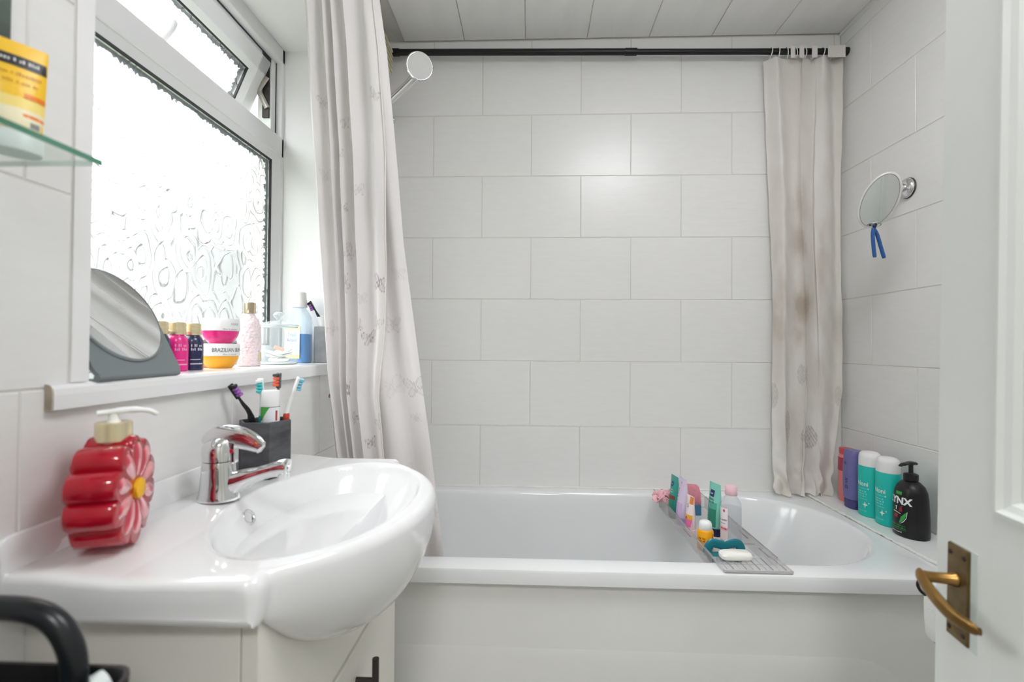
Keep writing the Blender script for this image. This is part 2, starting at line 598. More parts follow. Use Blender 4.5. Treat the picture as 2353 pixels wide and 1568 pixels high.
# ------------------------------------------------------------------ room shell
D = 1.9275          # back wall
XL, XR = -0.600, 1.223
ZC = 1.2515         # ceiling
ZF = -H             # floor
Z0 = 0.9446         # first full tile course line
WY0, WY1 = 0.624, 1.46        # window opening
WZ0, WZ1 = -0.082, 0.927
YR = -0.02          # rear wall face

def multi_box_me(boxes):
    vs, fs = [], []
    for x0, x1, y0, y1, z0, z1 in boxes:
        k = len(vs)
        vs += [(x0, y0, z0), (x1, y0, z0), (x1, y1, z0), (x0, y1, z0), (x0, y0, z1), (x1, y0, z1), (x1, y1, z1), (x0, y1, z1)]
        fs += [(k, k + 3, k + 2, k + 1), (k + 4, k + 5, k + 6, k + 7), (k, k + 1, k + 5, k + 4), (k + 1, k + 2, k + 6, k + 5),
               (k + 2, k + 3, k + 7, k + 6), (k + 3, k, k + 4, k + 7)]
    return pydata(vs, fs)

def struct(name, me, material, label, cat):
    return tag(put(name, me, material), label, cat, kind='structure')

G = 0.0016
wall_back = struct('wall_back', multi_box_me([(XL - 0.1, XR + 0.1, D + G, D + 0.1, ZF, ZC + 0.05)]), M['grout'], 'white tiled back wall behind the bath', 'wall')
wall_right = struct('wall_right', multi_box_me([(XR + G, XR + 0.1, YR, D, ZF, ZC + 0.05)]), M['grout'], 'white tiled right wall with the suction mirror', 'wall')
wall_left = struct('wall_left', multi_box_me([
    (-0.90, XL - G, YR, WY0 - 0.004, ZF, ZC + 0.05), (-0.90, XL - G, WY1, D, ZF, ZC + 0.05),
    (-0.90, XL - G, WY0 - 0.004, WY1, ZF, WZ0), (-0.90, XL - G, WY0 - 0.004, WY1, WZ1, ZC + 0.05)]), M['grout'], 'white tiled left wall with the window above the basin', 'wall')
struct('wall_rear', multi_box_me([(XL - 0.1, -0.30, -0.12, YR, ZF, ZC), (0.49, XR + 0.1, -0.12, YR, ZF, ZC), (-0.30, 0.49, -0.12, YR, 0.87, ZC)]), M['plaster'], 'plain wall with the doorway behind the viewer', 'wall')
struct('floor', multi_box_me([(-0.9, XR + 0.1, -1.6, D + 0.1, ZF - 0.05, ZF)]), M['floor'], 'grey vinyl floor of the bathroom', 'floor')
struct('wall_landing', multi_box_me([(-0.95, -0.9, -1.6, -0.12, ZF, ZC), (1.25, 1.30, -1.6, -0.12, ZF, ZC), (-0.95, 1.30, -1.65, -1.6, ZF, ZC)]), M['plaster'], 'plain landing walls outside the doorway', 'wall')
ceiling = struct('ceiling', multi_box_me([(-0.95, 1.35, -1.65, D + 0.1, ZC + 0.006, ZC + 0.06)]), M['grout'], 'ceiling of long off-white cladding planks', 'ceiling')

# ceiling planks
_pk = {}
def plank_me(w, Ln):
    c = 0.002
    vs = [(-w / 2, -Ln / 2, 0.008), (w / 2, -Ln / 2, 0.008), (w / 2, Ln / 2, 0.008), (-w / 2, Ln / 2, 0.008),
          (-w / 2, -Ln / 2, c), (w / 2, -Ln / 2, c), (w / 2, Ln / 2, c), (-w / 2, Ln / 2, c),
          (-w / 2 + c, -Ln / 2, 0), (w / 2 - c, -Ln / 2, 0), (w / 2 - c, Ln / 2, 0), (-w / 2 + c, Ln / 2, 0)]
    fs = [(0, 1, 5, 4), (2, 3, 7, 6), (1, 2, 6, 5), (3, 0, 4, 7), (4, 5, 9, 8), (6, 7, 11, 10), (5, 6, 10, 9), (7, 4, 8, 11), (8, 9, 10, 11), (0, 3, 2, 1)]
    return pydata(vs, fs)
_pm = plank_me(0.2465, 3.5); _pm.materials.append(M['plank'])
for i in range(-2, 7):
    x0 = -0.028 + 0.2482 * i
    o = put('plank', _pm, None, ceiling, (x0 + 0.1241, 0.17, ZC))
# ---- tiles
_tm = {}
def tile_me(w, h):
    key = (round(w, 3), round(h, 3))
    if key in _tm: return _tm[key]
    w, h = key
    c = 0.0014
    vs = []
    for (iw, ih, y) in ((w / 2, h / 2, 0.006), (w / 2, h / 2, c), (w / 2 - c, h / 2 - c, 0.0)):
        vs += [(-iw, y, -ih), (iw, y, -ih), (iw, y, ih), (-iw, y, ih)]
    fs = []
    for a in (0, 4):
        for j in range(4):
            k = (j + 1) % 4
            fs.append((a + j, a + k, a + 4 + k, a + 4 + j))
    fs.append((8, 9, 10, 11))
    me = pydata(vs, fs)
    me.materials.append(M['tile'])
    _tm[key] = me
    return me

def subtract(r, h):
    u0, u1, z0, z1 = r
    a0, a1, b0, b1 = h
    if u1 <= a0 or u0 >= a1 or z1 <= b0 or z0 >= b1: return [r]
    out = []
    if u0 < a0: out.append((u0, a0, z0, z1))
    if u1 > a1: out.append((a1, u1, z0, z1))
    m0, m1 = max(u0, a0), min(u1, a1)
    if z0 < b0: out.append((m0, m1, z0, b0))
    if z1 > b1: out.append((m0, m1, b1, z1))
    return out

def tile_wall(parent, lo, hi, uA, uB, place, zlines, hole=None):
    gap = 0.0022
    for r in range(len(zlines) - 1):
        z1, z0 = zlines[r], zlines[r + 1]
        ph = uB if r % 2 == 0 else uA
        u = ph
        while u > lo: u -= 0.4
        while u < hi:
            rect = (max(u, lo), min(u + 0.4, hi), z0, z1)
            u += 0.4
            if rect[1] - rect[0] < 0.012: continue
            for q in (subtract(rect, hole) if hole else [rect]):
                w, h = q[1] - q[0] - gap, q[3] - q[2] - gap
                if w < 0.01 or h < 0.006: continue
                loc, rz = place((q[0] + q[1]) / 2, (q[2] + q[3]) / 2)
                put('tile', tile_me(w, h), None, parent, loc, rot=(random.gauss(0, 0.0012), 0, rz + random.gauss(0, 0.0012)))

# strip, then rows going down; B-phase rows first
zl = [ZC - 0.001, Z0 + 0.25, Z0, Z0 - 0.25, Z0 - 0.5, Z0 - 0.75, Z0 - 1.0, -0.3135, -0.561]
tile_wall(wall_back, XL, XR, -0.2015, -0.4015, lambda u, z: ((u, D, z), 0), zl)
zr = [ZC - 0.001, Z0 + 0.25, Z0, Z0 - 0.25, Z0 - 0.5, Z0 - 0.75, Z0 - 1.0, Z0 - 1.25, Z0 - 1.5, Z0 - 1.75, Z0 - 2.0, ZF]
tile_wall(wall_right, YR, D, 1.7606, 1.5606, lambda u, z: ((XR, u, z), -PI / 2), zr)
tile_wall(wall_left, YR, D, 0.740, 0.540, lambda u, z: ((XL, u, z), PI / 2), zr, hole=(0.599, WY1, -0.05, WZ1))
box('sealant_bead', XL, XR, D - 0.0012, D + 0.001, -0.3155, -0.3105, M['grout_white'], wall_back)
box('coving_strip', XR - 0.006, XR, -0.02, D, ZC - 0.010, ZC, M['white'], wall_right)
lathe('wall_plug', [(0.0001, 0), (0.006, 0.0), (0.006, 0.0012), (0.0001, 0.0014)], C('brown_plug', (150, 120, 92)), wall_left, (XL, 1.407, -0.149), seg=16, rot=(0, PI / 2, 0))

# reveal boards and edge trim
box('reveal_board', -0.80, XL - 0.001, WY1 - 0.004, WY1 + 0.001, WZ0, WZ1, M['reveal'], wall_left)
box('reveal_board', -0.80, XL - 0.001, WY0 - 0.006, WY1, WZ1 - 0.004, WZ1 + 0.001, M['reveal'], wall_left)
box('reveal_board', -0.80, XL - 0.001, WY0 - 0.006, WY0, WZ0, WZ1, M['reveal'], wall_left)
tag(box('trim_2', XL - 0.004, XL + 0.0015, 0.6005, WY0 + 0.002, -0.05, WZ1, M['reveal'], bevel=0.001), 'narrow white edging strip beside the window opening', 'trim', kind='structure')

# window sill
sill = tag(put('trim_1', prism_me([(-0.80, -0.082), (-0.80, -0.05), (-0.604, -0.05), (-0.595, -0.0515), (-0.5905, -0.056), (-0.5895, -0.064), (-0.5895, -0.082)], 0.570, 1.53, 'y'), M['sill']),
           'white plastic window sill along the left wall', 'sill', kind='structure')
put('end_cap', prism_me([(-0.6005, -0.0825), (-0.6005, -0.05), (-0.597, -0.05), (-0.593, -0.053), (-0.591, -0.058), (-0.591, -0.0825)], 0.5682, 0.5705, 'y'), M['sillcap'], sill)['label'] = 'brown stained end of the sill'

# ------------------------------------------------------------------ window
win = thing('window_1', 'white plastic window with swirled obscured glass and open top vent', 'window', (-0.80, 1.04, WZ0), kind='structure')
_w = (0.80, -1.04, -WZ0)    # shift from room coordinates into the window's own
def wbox(name, x0, x1, y0, y1, z0, z1, m, bevel=0.003, parent=None):
    return put(name, box_me(x0 + _w[0], x1 + _w[0], y0 + _w[1], y1 + _w[1], z0 + _w[2], z1 + _w[2], bevel), m, parent or win)
XI, XO = -0.775, -0.838
YA, YB = 0.624, 1.458
wbox('jamb', XO, XI, 1.443, YB, -0.05, 0.925, M['upvc'])
wbox('jamb', XO, XI, YA, 0.645, -0.05, 0.925, M['upvc'])
wbox('head', XO, XI, YA, YB, 0.878, 0.925, M['upvc'])
wbox('bottom_rail', XO, XI, YA, YB, -0.05, -0.015, M['upvc'])
wbox('transom', XO, XI, YA, YB, 0.583, 0.646, M['upvc'], 0.004)
def bead(name, poly, a, b, ax):
    if ax == 'y':
        me = prism_me([(p[0] + _w[0], p[1] + _w[2]) for p in poly], a + _w[1], b + _w[1], 'y')
    else:
        me = prism_me([(p[0] + _w[0], p[1] + _w[1]) for p in poly], a + _w[2], b + _w[2], 'z')
    return put(name, me, M['upvc'], win)
# glazing beads round the lower pane and the fixed lip of the vent opening
bead('glazing_bead', [(-0.777, 0.586), (-0.79, 0.566), (-0.81, 0.566), (-0.81, 0.586)], YA, YB, 'y')
bead('glazing_bead', [(-0.777, -0.018), (-0.79, 0.002), (-0.81, 0.002), (-0.81, -0.018)], YA, YB, 'y')
bead('glazing_bead', [(-0.777, 1.446), (-0.79, 1.414), (-0.81, 1.414), (-0.81, 1.446)], -0.02, 0.586, 'z')
bead('glazing_bead', [(-0.777, 0.642), (-0.79, 0.672), (-0.81, 0.672), (-0.81, 0.642)], -0.02, 0.586, 'z')
wbox('rebate', XO, -0.795, 1.417, 1.445, 0.640, 0.88, M['upvc'], 0.002)
wbox('rebate', XO, -0.795, 0.643, 0.668, 0.640, 0.88, M['upvc'], 0.002)
wbox('rebate', XO, -0.80, YA, YB, 0.862, 0.88, M['upvc'], 0.002)
wbox('gasket', -0.794, -0.7895, 1.4095, 1.415, 0.000, 0.567, M['gasket'], 0)
wbox('gasket', -0.794, -0.7895, 0.671, 0.6765, 0.000, 0.567, M['gasket'], 0)
wbox('gasket', -0.794, -0.7895, 0.671, 1.415, 0.5615, 0.567, M['gasket'], 0)
wbox('gasket', -0.794, -0.7895, 0.671, 1.415, 0.001, 0.0065, M['gasket'], 0)
wbox('gasket', -0.797, -0.7935, 1.4395, 1.444, 0.645, 0.878, M['gasket'], 0)
wbox('gasket', -0.801, -0.7975, 0.65, 1.444, 0.875, 0.879, M['gasket'], 0)
PANE = pane_mat()
wbox('pane', -0.800, -0.796, 0.672, 1.414, 0.002, 0.566, PANE, 0)
# grey spacer bar seen ragged through the rolled glass
def ragged(name, a0, a1, fixed, inward, along, x, m, parent, depth=0.012, shift=_w):
    n = int((a1 - a0) / 0.004)
    vs, fs = [], []
    for i in range(n + 1):
        t = a0 + (a1 - a0) * i / n
        d = depth * (0.55 + 0.75 * random.random() ** 2)
        for k, q in enumerate((fixed, fixed + inward * d)):
            p = (x, t, q) if along == 'y' else (x, q, t)
            vs.append((p[0] + shift[0], p[1] + shift[1], p[2] + shift[2]))
        if i < n: fs.append((2 * i, 2 * i + 1, 2 * i + 3, 2 * i + 2))
    o = put(name, pydata(vs, fs), m, parent)
    s = o.modifiers.new('thickness', 'SOLIDIFY'); s.thickness = 0.002
    return o
ragged('spacer_bar', 0.675, 1.411, 0.563, -1, 'y', -0.8015, M['spacer'], win, 0.015)
ragged('spacer_bar', 0.675, 1.411, 0.005, 1, 'y', -0.8015, M['spacer'], win, 0.012)
ragged('spacer_bar', 0.005, 0.563, 1.411, -1, 'z', -0.8015, M['spacer'], win, 0.020)
ragged('spacer_bar', 0.005, 0.563, 0.675, 1, 'z', -0.8015, M['spacer'], win, 0.016)
# open top-hung vent: own frame of reference, z down the sash, hinged at its top edge
SA = math.radians(23.4)
def sash_pt(x, y, z):     # x into the sash thickness (outwards), z down from the hinge
    return (-0.793 - x * math.cos(SA) - z * math.sin(SA) + _w[0], y + _w[1], 0.860 + x * math.sin(SA) - z * math.cos(SA) + _w[2])
def sash_box(name, x0, x1, y0, y1, z0, z1, m, parent, bevel=0.003):
    me = box_me(x0, x1, y0, y1, z0, z1, bevel)
    for v in me.vertices: v.co = sash_pt(*v.co)
    me.flip_normals()
    return put(name, me, m, parent)
S0, S1, SH = 0.662, 1.412, 0.245
sash = sash_box('sash_rail', 0, 0.055, S0, S1, 0.0, 0.045, M['upvc'], win)
sash_box('sash_rail', 0, 0.055, S0, S1, SH - 0.05, SH, M['upvc'], win)
sash_box('sash_stile', 0, 0.055, S1 - 0.045, S1, 0.0, SH, M['upvc'], win)
sash_box('sash_stile', 0, 0.055, S0, S0 + 0.045, 0.0, SH, M['upvc'], win)
def sbead(poly, a, b, ax):
    me = prism_me(poly, a, b, ax)
    for v in me.vertices: v.co = sash_pt(*v.co)
    me.flip_normals()
    return put('sash_bead', me, M['upvc'], win)
sbead([(0.001, 0.043), (0.014, 0.062), (0.03, 0.062), (0.03, 0.043)], S0 + 0.04, S1 - 0.04, 'y')
sbead([(0.001, SH - 0.048), (0.014, SH - 0.066), (0.03, SH - 0.066), (0.03, SH - 0.048)], S0 + 0.04, S1 - 0.04, 'y')
sbead([(0.001, S1 - 0.043), (0.014, S1 - 0.062), (0.03, S1 - 0.062), (0.03, S1 - 0.043)], 0.04, SH - 0.045, 'z')
sbead([(0.001, S0 + 0.043), (0.014, S0 + 0.062), (0.03, S0 + 0.062), (0.03, S0 + 0.043)], 0.04, SH - 0.045, 'z')
sash_box('sash_gasket', 0.012, 0.018, S0 + 0.058, S1 - 0.058, 0.0585, 0.063, M['gasket'], win, 0)
sash_box('sash_gasket', 0.012, 0.018, S1 - 0.0645, S1 - 0.060, 0.06, SH - 0.06, M['gasket'], win, 0)
sash_box('pane', 0.020, 0.024, S0 + 0.05, S1 - 0.05, 0.05, SH - 0.055, PANE, win, 0)
for (a0, a1, fx, dr, al) in ((S0 + 0.062, S1 - 0.062, 0.062, 1, 'y'), (0.062, SH - 0.066, S1 - 0.062, -1, 'z')):
    o = ragged('spacer_bar', a0, a1, fx, dr, al, 0.026, M['spacer'], win, 0.014, (0, 0, 0))
    for v in o.data.vertices: v.co = sash_pt(*v.co)
# blade handle rising from the sash's bottom rail
hp = [sash_pt(-0.012, 1.022, SH - 0.025), sash_pt(-0.03, 1.03, SH - 0.06), sash_pt(-0.034, 1.04, SH - 0.10), sash_pt(-0.03, 1.045, SH - 0.125)]
tube('handle', arc_pts(hp, 6), [0.010] * 10 + [0.0095] * 8 + [0.005], M['upvc'], win, seg=12, flat=0.8)
# friction stay: black track, two steel arms, packer
wbox('hinge_track', -0.82, -0.80, 1.4115, 1.4175, 0.695, 0.875, M['darksteel'], 0)
wbox('packer', -0.825, -0.797, 1.375, 1.418, 0.858, 0.878, M['black'], 0.001)
def bar2(name, p, q, w, m, parent, t=0.003):
    return tube(name, [p, q], w, m, parent, seg=8, flat=t / w, up=(0, 1, 0))
def wl(p): return (p[0] + _w[0], p[1] + _w[1], p[2] + _w[2])
bar2('hinge_arm', wl((-0.803, 1.407, 0.815)), wl((-0.828, 1.405, 0.775)), 0.008, M['steel'], win)
bar2('hinge_arm', wl((-0.830, 1.407, 0.775)), wl((-0.803, 1.409, 0.722)), 0.008, M['steel'], win)

# outside brick pier, seen through the open vent
pier = struct('wall_outside', multi_box_me([(-0.934, -0.862, 1.604, 1.9, ZF, 1.2)]), C('mortar', (150, 138, 126), rough=0.9), 'orange brick pier outside the open window vent', 'wall')
_bk = box_me(-0.037, 0.037, -0.051, 0.051, -0.0325, 0.0325, 0.004, 1)
_bk.materials.append(C('orange_brick', (150, 78, 46), rough=0.85, rgb2=(116, 54, 32), vscale=40, bump=0.4, bscale=120))
for i in range(22):
    put('brick', _bk, None, pier, (-0.899, 1.651, -0.42 + 0.075 * i))

# unseen house, added and toned dark to grey the lower obscured pane
nb0 = struct('wall_backdrop', multi_box_me([(-9.0, -6.2, -5.0, 16.0, -3.6, 2.0)]), C('grey_render', (104, 105, 105), rough=0.9), 'added grey house darkening the view through the obscured window', 'wall')
put('roof', prism_me([(-6.0, 1.95), (-7.6, 3.3), (-9.2, 1.95)], -5.2, 16.2, 'y'), C('slate_roof', (92, 93, 96), rough=0.8), nb0)
struct('floor_outside', multi_box_me([(-60.0, -1.0, -40.0, 60.0, -3.8, -3.6)]), C('garden_green', (108, 118, 92), rough=0.95, rgb2=(86, 100, 70), vscale=1.5), 'gardens outside the window', 'ground')
# fill lamps added out of view, brightening the room from ceiling and landing
def fill_lamp(name, label, x, y, r, strength):
    t = thing(name, label, 'lamp', (x, y, ZC))
    lathe('base', [(r + 0.012, 0.0), (r + 0.012, -0.018), (r, -0.02), (0.001, -0.02)], M['white'], t)
    lathe('diffuser', [(r, -0.02), (r * 0.96, -0.034), (r * 0.8, -0.045), (r * 0.4, -0.05), (0.001, -0.051)], emit_mat(name + '_glow', (252, 253, 255), strength), t)
    return t
pn = thing('ceiling_fill_lamp', 'added opal fill lamp on the bathroom ceiling, out of view', 'lamp', (0.52, 0.60, ZC))
lathe('base', [(0.265, -0.0005), (0.265, -0.012), (0.25, -0.014), (0.0001, -0.014)], M['white'], pn, (0, 0, 0), 48)
lathe('diffuser', [(0.248, -0.0145), (0.252, -0.03), (0.252, -0.095), (0.24, -0.112), (0.15, -0.118), (0.0001, -0.119)], emit_mat('drum_fill_glow', (250, 251, 255), FILL_BATH), pn, (0, 0, 0), 48)
fill_lamp('landing_fill_lamp', 'added opal fill lamp on the landing ceiling, out of view', 0.10, -0.85, 0.20, FILL_HALL)

# ------------------------------------------------------------------ door
DA = math.radians(9.4)
LEAN = math.radians(1.25)
door = thing('door_1', 'white panelled door standing open with an aged brass lever', 'door', (0.5725, 0.722, ZF), kind='structure')
# local axes: x along the leaf towards the hinge, y through the thickness (0 = bathroom face, positive away), z up
dx = Vector((-math.sin(DA), -math.cos(DA), 0)); dn = Vector((math.cos(DA), -math.sin(DA), 0)); dz = Vector((0, 0, 1))
_dm = Matrix(((dx.x, dn.x, 0), (dx.y, dn.y, 0), (0, 0, 1))).to_4x4()
door.matrix_world = Matrix.Translation((0.5725 , 0.722, 0)) @ Matrix.Rotation(LEAN, 4, Vector((0, 1, 0))) @ _dm
def zl_(z): return z + H
DW, DH, DT = 0.70, 1.96, 0.036
box('stile', 0, 0.107, 0, DT, 0.005, DH, M['doorpaint'], door, 0.002)
box('stile', DW - 0.107, DW, 0, DT, 0.005, DH, M['doorpaint'], door, 0.002)
box('rail', 0.105, DW - 0.105, 0, DT, zl_(-0.42), zl_(-0.203), M['doorpaint'], door, 0.001)
box('rail', 0.105, DW - 0.105, 0, DT, 0.005, 0.20, M['doorpaint'], door, 0.001)
box('rail', 0.105, DW - 0.105, 0, DT, DH - 0.11, DH, M['doorpaint'], door, 0.001)
box('panel', 0.09, DW - 0.09, 0.012, 0.026, 0.15, zl_(-0.40), M['doorpaint'], door)
box('panel', 0.09, DW - 0.09, 0.012, 0.026, zl_(-0.22), DH - 0.09, M['doorpaint'], door)
def mould(x0, x1, z0, z1):
    prof = [(0.0, 0.0), (0.0, -0.003), (0.006, -0.004), (0.010, 0.002), (0.018, 0.005), (0.022, 0.012), (0.0, 0.012)]
    rr = []
    for d, y in prof:
        rr.append([(x0 + d, y, z0 + d), (x1 - d, y, z0 + d), (x1 - d, y, z1 - d), (x0 + d, y, z1 - d)])
    return put('moulding', rings_me(rr, False, False), M['doorpaint'], door)
mould(0.106, DW - 0.106, zl_(-0.204), DH - 0.109)
mould(0.106, DW - 0.106, 0.199, zl_(-0.419))
hz0, hz1 = zl_(-0.392), zl_(-0.266)
box('paint_scar', 0.030, 0.081, -0.0008, 0.001, hz0 - 0.002, hz1 + 0.002, M['scar'], door)
hset = put('lever_handle', box_me(0.029, 0.069, -0.004, 0.001, hz0, hz1, 0.0015, 1), M['brassplate'], door)
hset['label'] = 'aged brass lever handle on a rectangular plate'
for (hx, hz) in ((0.036, hz1 - 0.012), (0.062, hz1 - 0.012), (0.036, hz0 + 0.012), (0.062, hz0 + 0.012)):
    lathe('screw', [(0.0001, 0.0), (0.0034, 0.0), (0.003, 0.0012), (0.0001, 0.0016)], M['screw'], hset, (hx, -0.004, hz), 12, rot=(PI / 2, 0, 0))
lz = zl_(-0.312)
lathe('boss', [(0.0095, 0.0), (0.0095, 0.003), (0.0075, 0.006), (0.007, 0.03), (0.008, 0.042), (0.0001, 0.042)], M['brass'], hset, (0.047, -0.004, lz), 20, rot=(PI / 2, 0, 0))
lever = arc_pts([(0.040, -0.044, lz + 0.003), (0.050, -0.046, lz - 0.001), (0.075, -0.047, lz - 0.011), (0.105, -0.044, lz - 0.021), (0.130, -0.038, lz - 0.023), (0.140, -0.035, lz - 0.022)], 6)
nl = len(lever)
tube('lever', lever, [0.0045 + 0.0055 * math.sin(PI * min(1, (i + 2) / nl * 1.05)) ** 0.6 for i in range(nl)], M['brass'], hset, seg=16, flat=0.55, up=(0, 1, 0))
# ------------------------------------------------------------------ bath
ZR = -0.5615        # bath rim
def rrect(x0, x1, y0, y1, rl, rr, z, k=14):
    """rounded rectangle ring; rl, rr: corner radii at the left and right end; fixed vertex count"""
    pts = []
    for cx_, cy_, r, a0 in ((x1 - rr, y1 - rr, rr, 0), (x0 + rl, y1 - rl, rl, PI / 2), (x0 + rl, y0 + rl, rl, PI), (x1 - rr, y0 + rr, rr, 1.5 * PI)):
        for j in range(k + 1):
            a = a0 + PI / 2 * j / k
            pts.append((cx_ + r * math.cos(a), cy_ + r * math.sin(a), z))
    # subdivide the straights so the loft stays even
    out = []
    n = len(pts)
    for i in range(n):
        p, q = pts[i], pts[(i + 1) % n]
        out.append(p)
        if i % (k + 1) == k:
            for t in (0.2, 0.4, 0.6, 0.8):
                out.append((p[0] + (q[0] - p[0]) * t, p[1] + (q[1] - p[1]) * t, z))
    return out
BX0, BX1, BY0, BY1 = -0.597, 1.060, 1.213, 1.9255
rg = []
def ring_in(t, z):
    """tub wall from opening (t=0) to floor (t=1)"""
    return rrect(-0.53 + 0.16 * t, 1.022 - 0.30 * t, 1.283 + 0.075 * t, 1.866 - 0.075 * t, 0.17 - 0.05 * t, 0.285 - 0.12 * t, z)
lip = [(0.016, -0.040), (0.002, -0.040), (0.0, -0.038), (0.0, -0.008), (0.0025, -0.0025), (0.008, 0.0)]
for d, dz_ in lip:
    rg.append(rrect(BX0 + d * 0.1, BX1 - d * 0.1, BY0 + d, BY1 - d * 0.1, 0.012, 0.012, ZR + dz_))
for d, dz_ in ((-0.010, 0.0), (-0.004, -0.001), (0.0, -0.005), (0.003, -0.012)):
    rg.append(rrect(-0.53 + d, 1.022 - d, 1.283 + d, 1.866 - d, 0.17, 0.285, ZR + dz_))
for t, z in ((0.08, -0.05), (0.2, -0.12), (0.36, -0.2), (0.55, -0.28), (0.72, -0.335), (0.86, -0.365), (0.95, -0.376)):
    rg.append(ring_in(t, ZR + z))
rg.append(ring_in(1.15, ZR - 0.380))
rg.append(ring_in(1.5, ZR - 0.381))
bath = tag(put('bathtub', rings_me(rg, False, True), M['acrylic'], smooth=True), 'white acrylic bathtub along the tiled back wall', 'bathtub')
edge_split(bath, 35)
# sealant along the back edge and the seam to the ledge
def bumpy(x0, y0, x1, y1, z, r, n=60, jit=0.3):
    return tube_me([(x0 + (x1 - x0) * i / n + random.gauss(0, r * jit * 0.4), y0 + (y1 - y0) * i / n, z + random.gauss(0, r * jit * 0.4)) for i in range(n + 1)],
                   [r * random.uniform(1 - jit, 1 + jit) for i in range(n + 1)], 8)
put('sealant_bead', bumpy(-0.58, D - 0.003, 1.05, D - 0.003, ZR + 0.002, 0.0045, 50, 0.12), M['grout_white'], bath, smooth=True)
put('sealant_seam', bumpy(1.062, 1.225, 1.062, 1.90, ZR + 0.0035, 0.0042, 70, 0.45), M['grout_white'], bath, smooth=True)['label'] = 'rough white sealant bead beside the ledge'
pnl = thing('bath_surround', 'plain off-white board closing the front of the bathtub', 'bath surround', (0.3, 1.232, ZF))
put('board', box_me(-0.30 - 0.597, 1.221 - 0.30, 0.0, 0.012, 0.0, -0.606 + H, 0.004), M['panel'], pnl)
box('top_strip', -0.30 - 0.597, 1.221 - 0.30, 0.006, 0.020, -0.615 + H, -0.598 + H, C('panel_strip', (206, 203, 192)), pnl)
# shallow raised field moulded into the board, its right end curved
put('raised_field', rings_me([[(x, 0.0004, y) for x, y, z in rrect(-0.84, 0.665, 0.02, 0.405, 0.1, 0.16, 0)],
                              [(x, -0.0006, y) for x, y, z in rrect(-0.832, 0.655, 0.03, 0.396, 0.095, 0.155, 0)],
                              [(x, -0.0014, y) for x, y, z in rrect(-0.81, 0.63, 0.05, 0.375, 0.08, 0.14, 0)]], False, True), M['panel'], pnl, smooth=True)
ledge = struct('trim_3', multi_box_me([(1.0625, XR - 0.0005, 1.213, D - 0.0005, ZF, -0.5575)]), C('ledge_tile', (238, 240, 238), rough=0.12), 'smooth boxed-in ledge at the right end of the bathtub', 'ledge')

# ------------------------------------------------------------------ vanity unit and basin
VY0, VY1, VX = 0.550, 1.128, -0.316
van = thing('vanity_unit', 'cream vanity cabinet under the basin', 'cabinet', (-0.46, 0.84, ZF))
_v = (0.46, -0.84, H)
def vbox(name, x0, x1, y0, y1, z0, z1, m, bevel=0.0015, parent=None):
    return put(name, box_me(x0 + _v[0], x1 + _v[0], y0 + _v[1], y1 + _v[1], z0 + _v[2], z1 + _v[2], bevel), m, parent or van)
vbox('side_panel', -0.600, -0.337, VY0, VY0 + 0.016, ZF, -0.310, M['cream'])
vbox('side_panel', -0.600, -0.337, VY1 - 0.016, VY1, ZF, -0.310, M['cream'])
vbox('back_panel', -0.600, -0.592, VY0 + 0.016, VY1 - 0.016, ZF, -0.50, M['cream'])
vbox('base_panel', -0.592, -0.345, VY0 + 0.016, VY1 - 0.016, ZF + 0.08, ZF + 0.096, M['cream'])
vbox('plinth', -0.372, -0.356, VY0 + 0.016, VY1 - 0.016, ZF, ZF + 0.08, M['cream'])

dr = vbox('door', -0.335, VX, VY0 + 0.001, VY1 - 0.001, ZF + 0.10, -0.550, M['cream'], 0.005)
hb = put('handle', tube_me([(VX + 0.036 + _v[0], 0.872 + _v[1], -0.572 + H), (VX + 0.036 + _v[0], 0.872 + _v[1], -0.752 + H)], 0.0062, 16), M['darksteel'], dr, smooth=True)
hb['label'] = 'dark steel bar handle'
edge_split(hb)
for z in (-0.612, -0.712):
    tube('handle_post', [(VX + _v[0] - 0.001, 0.872 + _v[1], z + H), (VX + 0.036 + _v[0], 0.872 + _v[1], z + H)], 0.005, M['darksteel'], dr, seg=12)

BZ = -0.268
basin = thing('basin', 'white ceramic vanity basin with a bowed front', 'basin', (-0.46, 0.84, BZ))
_b = Vector((0.46, -0.84, -BZ))
BYA, BYB, BYC = 0.531, 1.142, 0.833
def front_x(y):
    a = abs(y - BYC) / 0.272
    bow = 0.0 if a >= 1 else 0.135 * (1 - a ** 2.3)
    e = min(1, (1 - min(1, abs(y - 0.8365) / 0.3055)) / 0.06 + 0.0)      # rounded end corners
    return -0.306 - 0.010 * (1 - min(1, e) ) ** 2 + bow
def belly(y):
    a = min(1.0, abs(y - 0.84) / 0.285)
    return 0.056 + 0.146 * max(0, 1 - a ** 2.0) ** 1.0
fy = np.linspace(VY0, VY1, 40)
put('fascia', prism_me([(VY0 - 0.84, -0.541 + H), (VY1 - 0.84, -0.541 + H)] + [(float(y) - 0.84, BZ - belly(float(y)) + 0.012 + H) for y in fy[::-1]], -0.335 + 0.46, VX + 0.46, 'x'), M['cream'], van)
def bowl_z(x, y):
    """top surface: deck, and the oval bowl sunk into it"""
    xc, yc, ay = -0.352, 0.840, 0.252
    rho = math.sqrt(((x - xc) / 0.149) ** 2 + ((y - yc) / ay) ** 2)
    deck = BZ + (0.008 * max(0, min(1, (-0.47 - x) / 0.08)))
    if rho >= 1.0:
        return deck
    t = 1 - rho
    s = min(1.0, t / 0.75)
    dep = 0.118 * (1 - (1 - s) ** 2.2)
    k = min(1, t / 0.06)
    return deck - dep * (k * k * (3 - 2 * k))
ys = np.concatenate([[BYA, BYA + 0.0015, BYA + 0.004, BYA + 0.008], np.linspace(BYA + 0.014, BYB - 0.014, 110), [BYB - 0.008, BYB - 0.004, BYB - 0.0015, BYB]])
rings_b = []
NT = 130
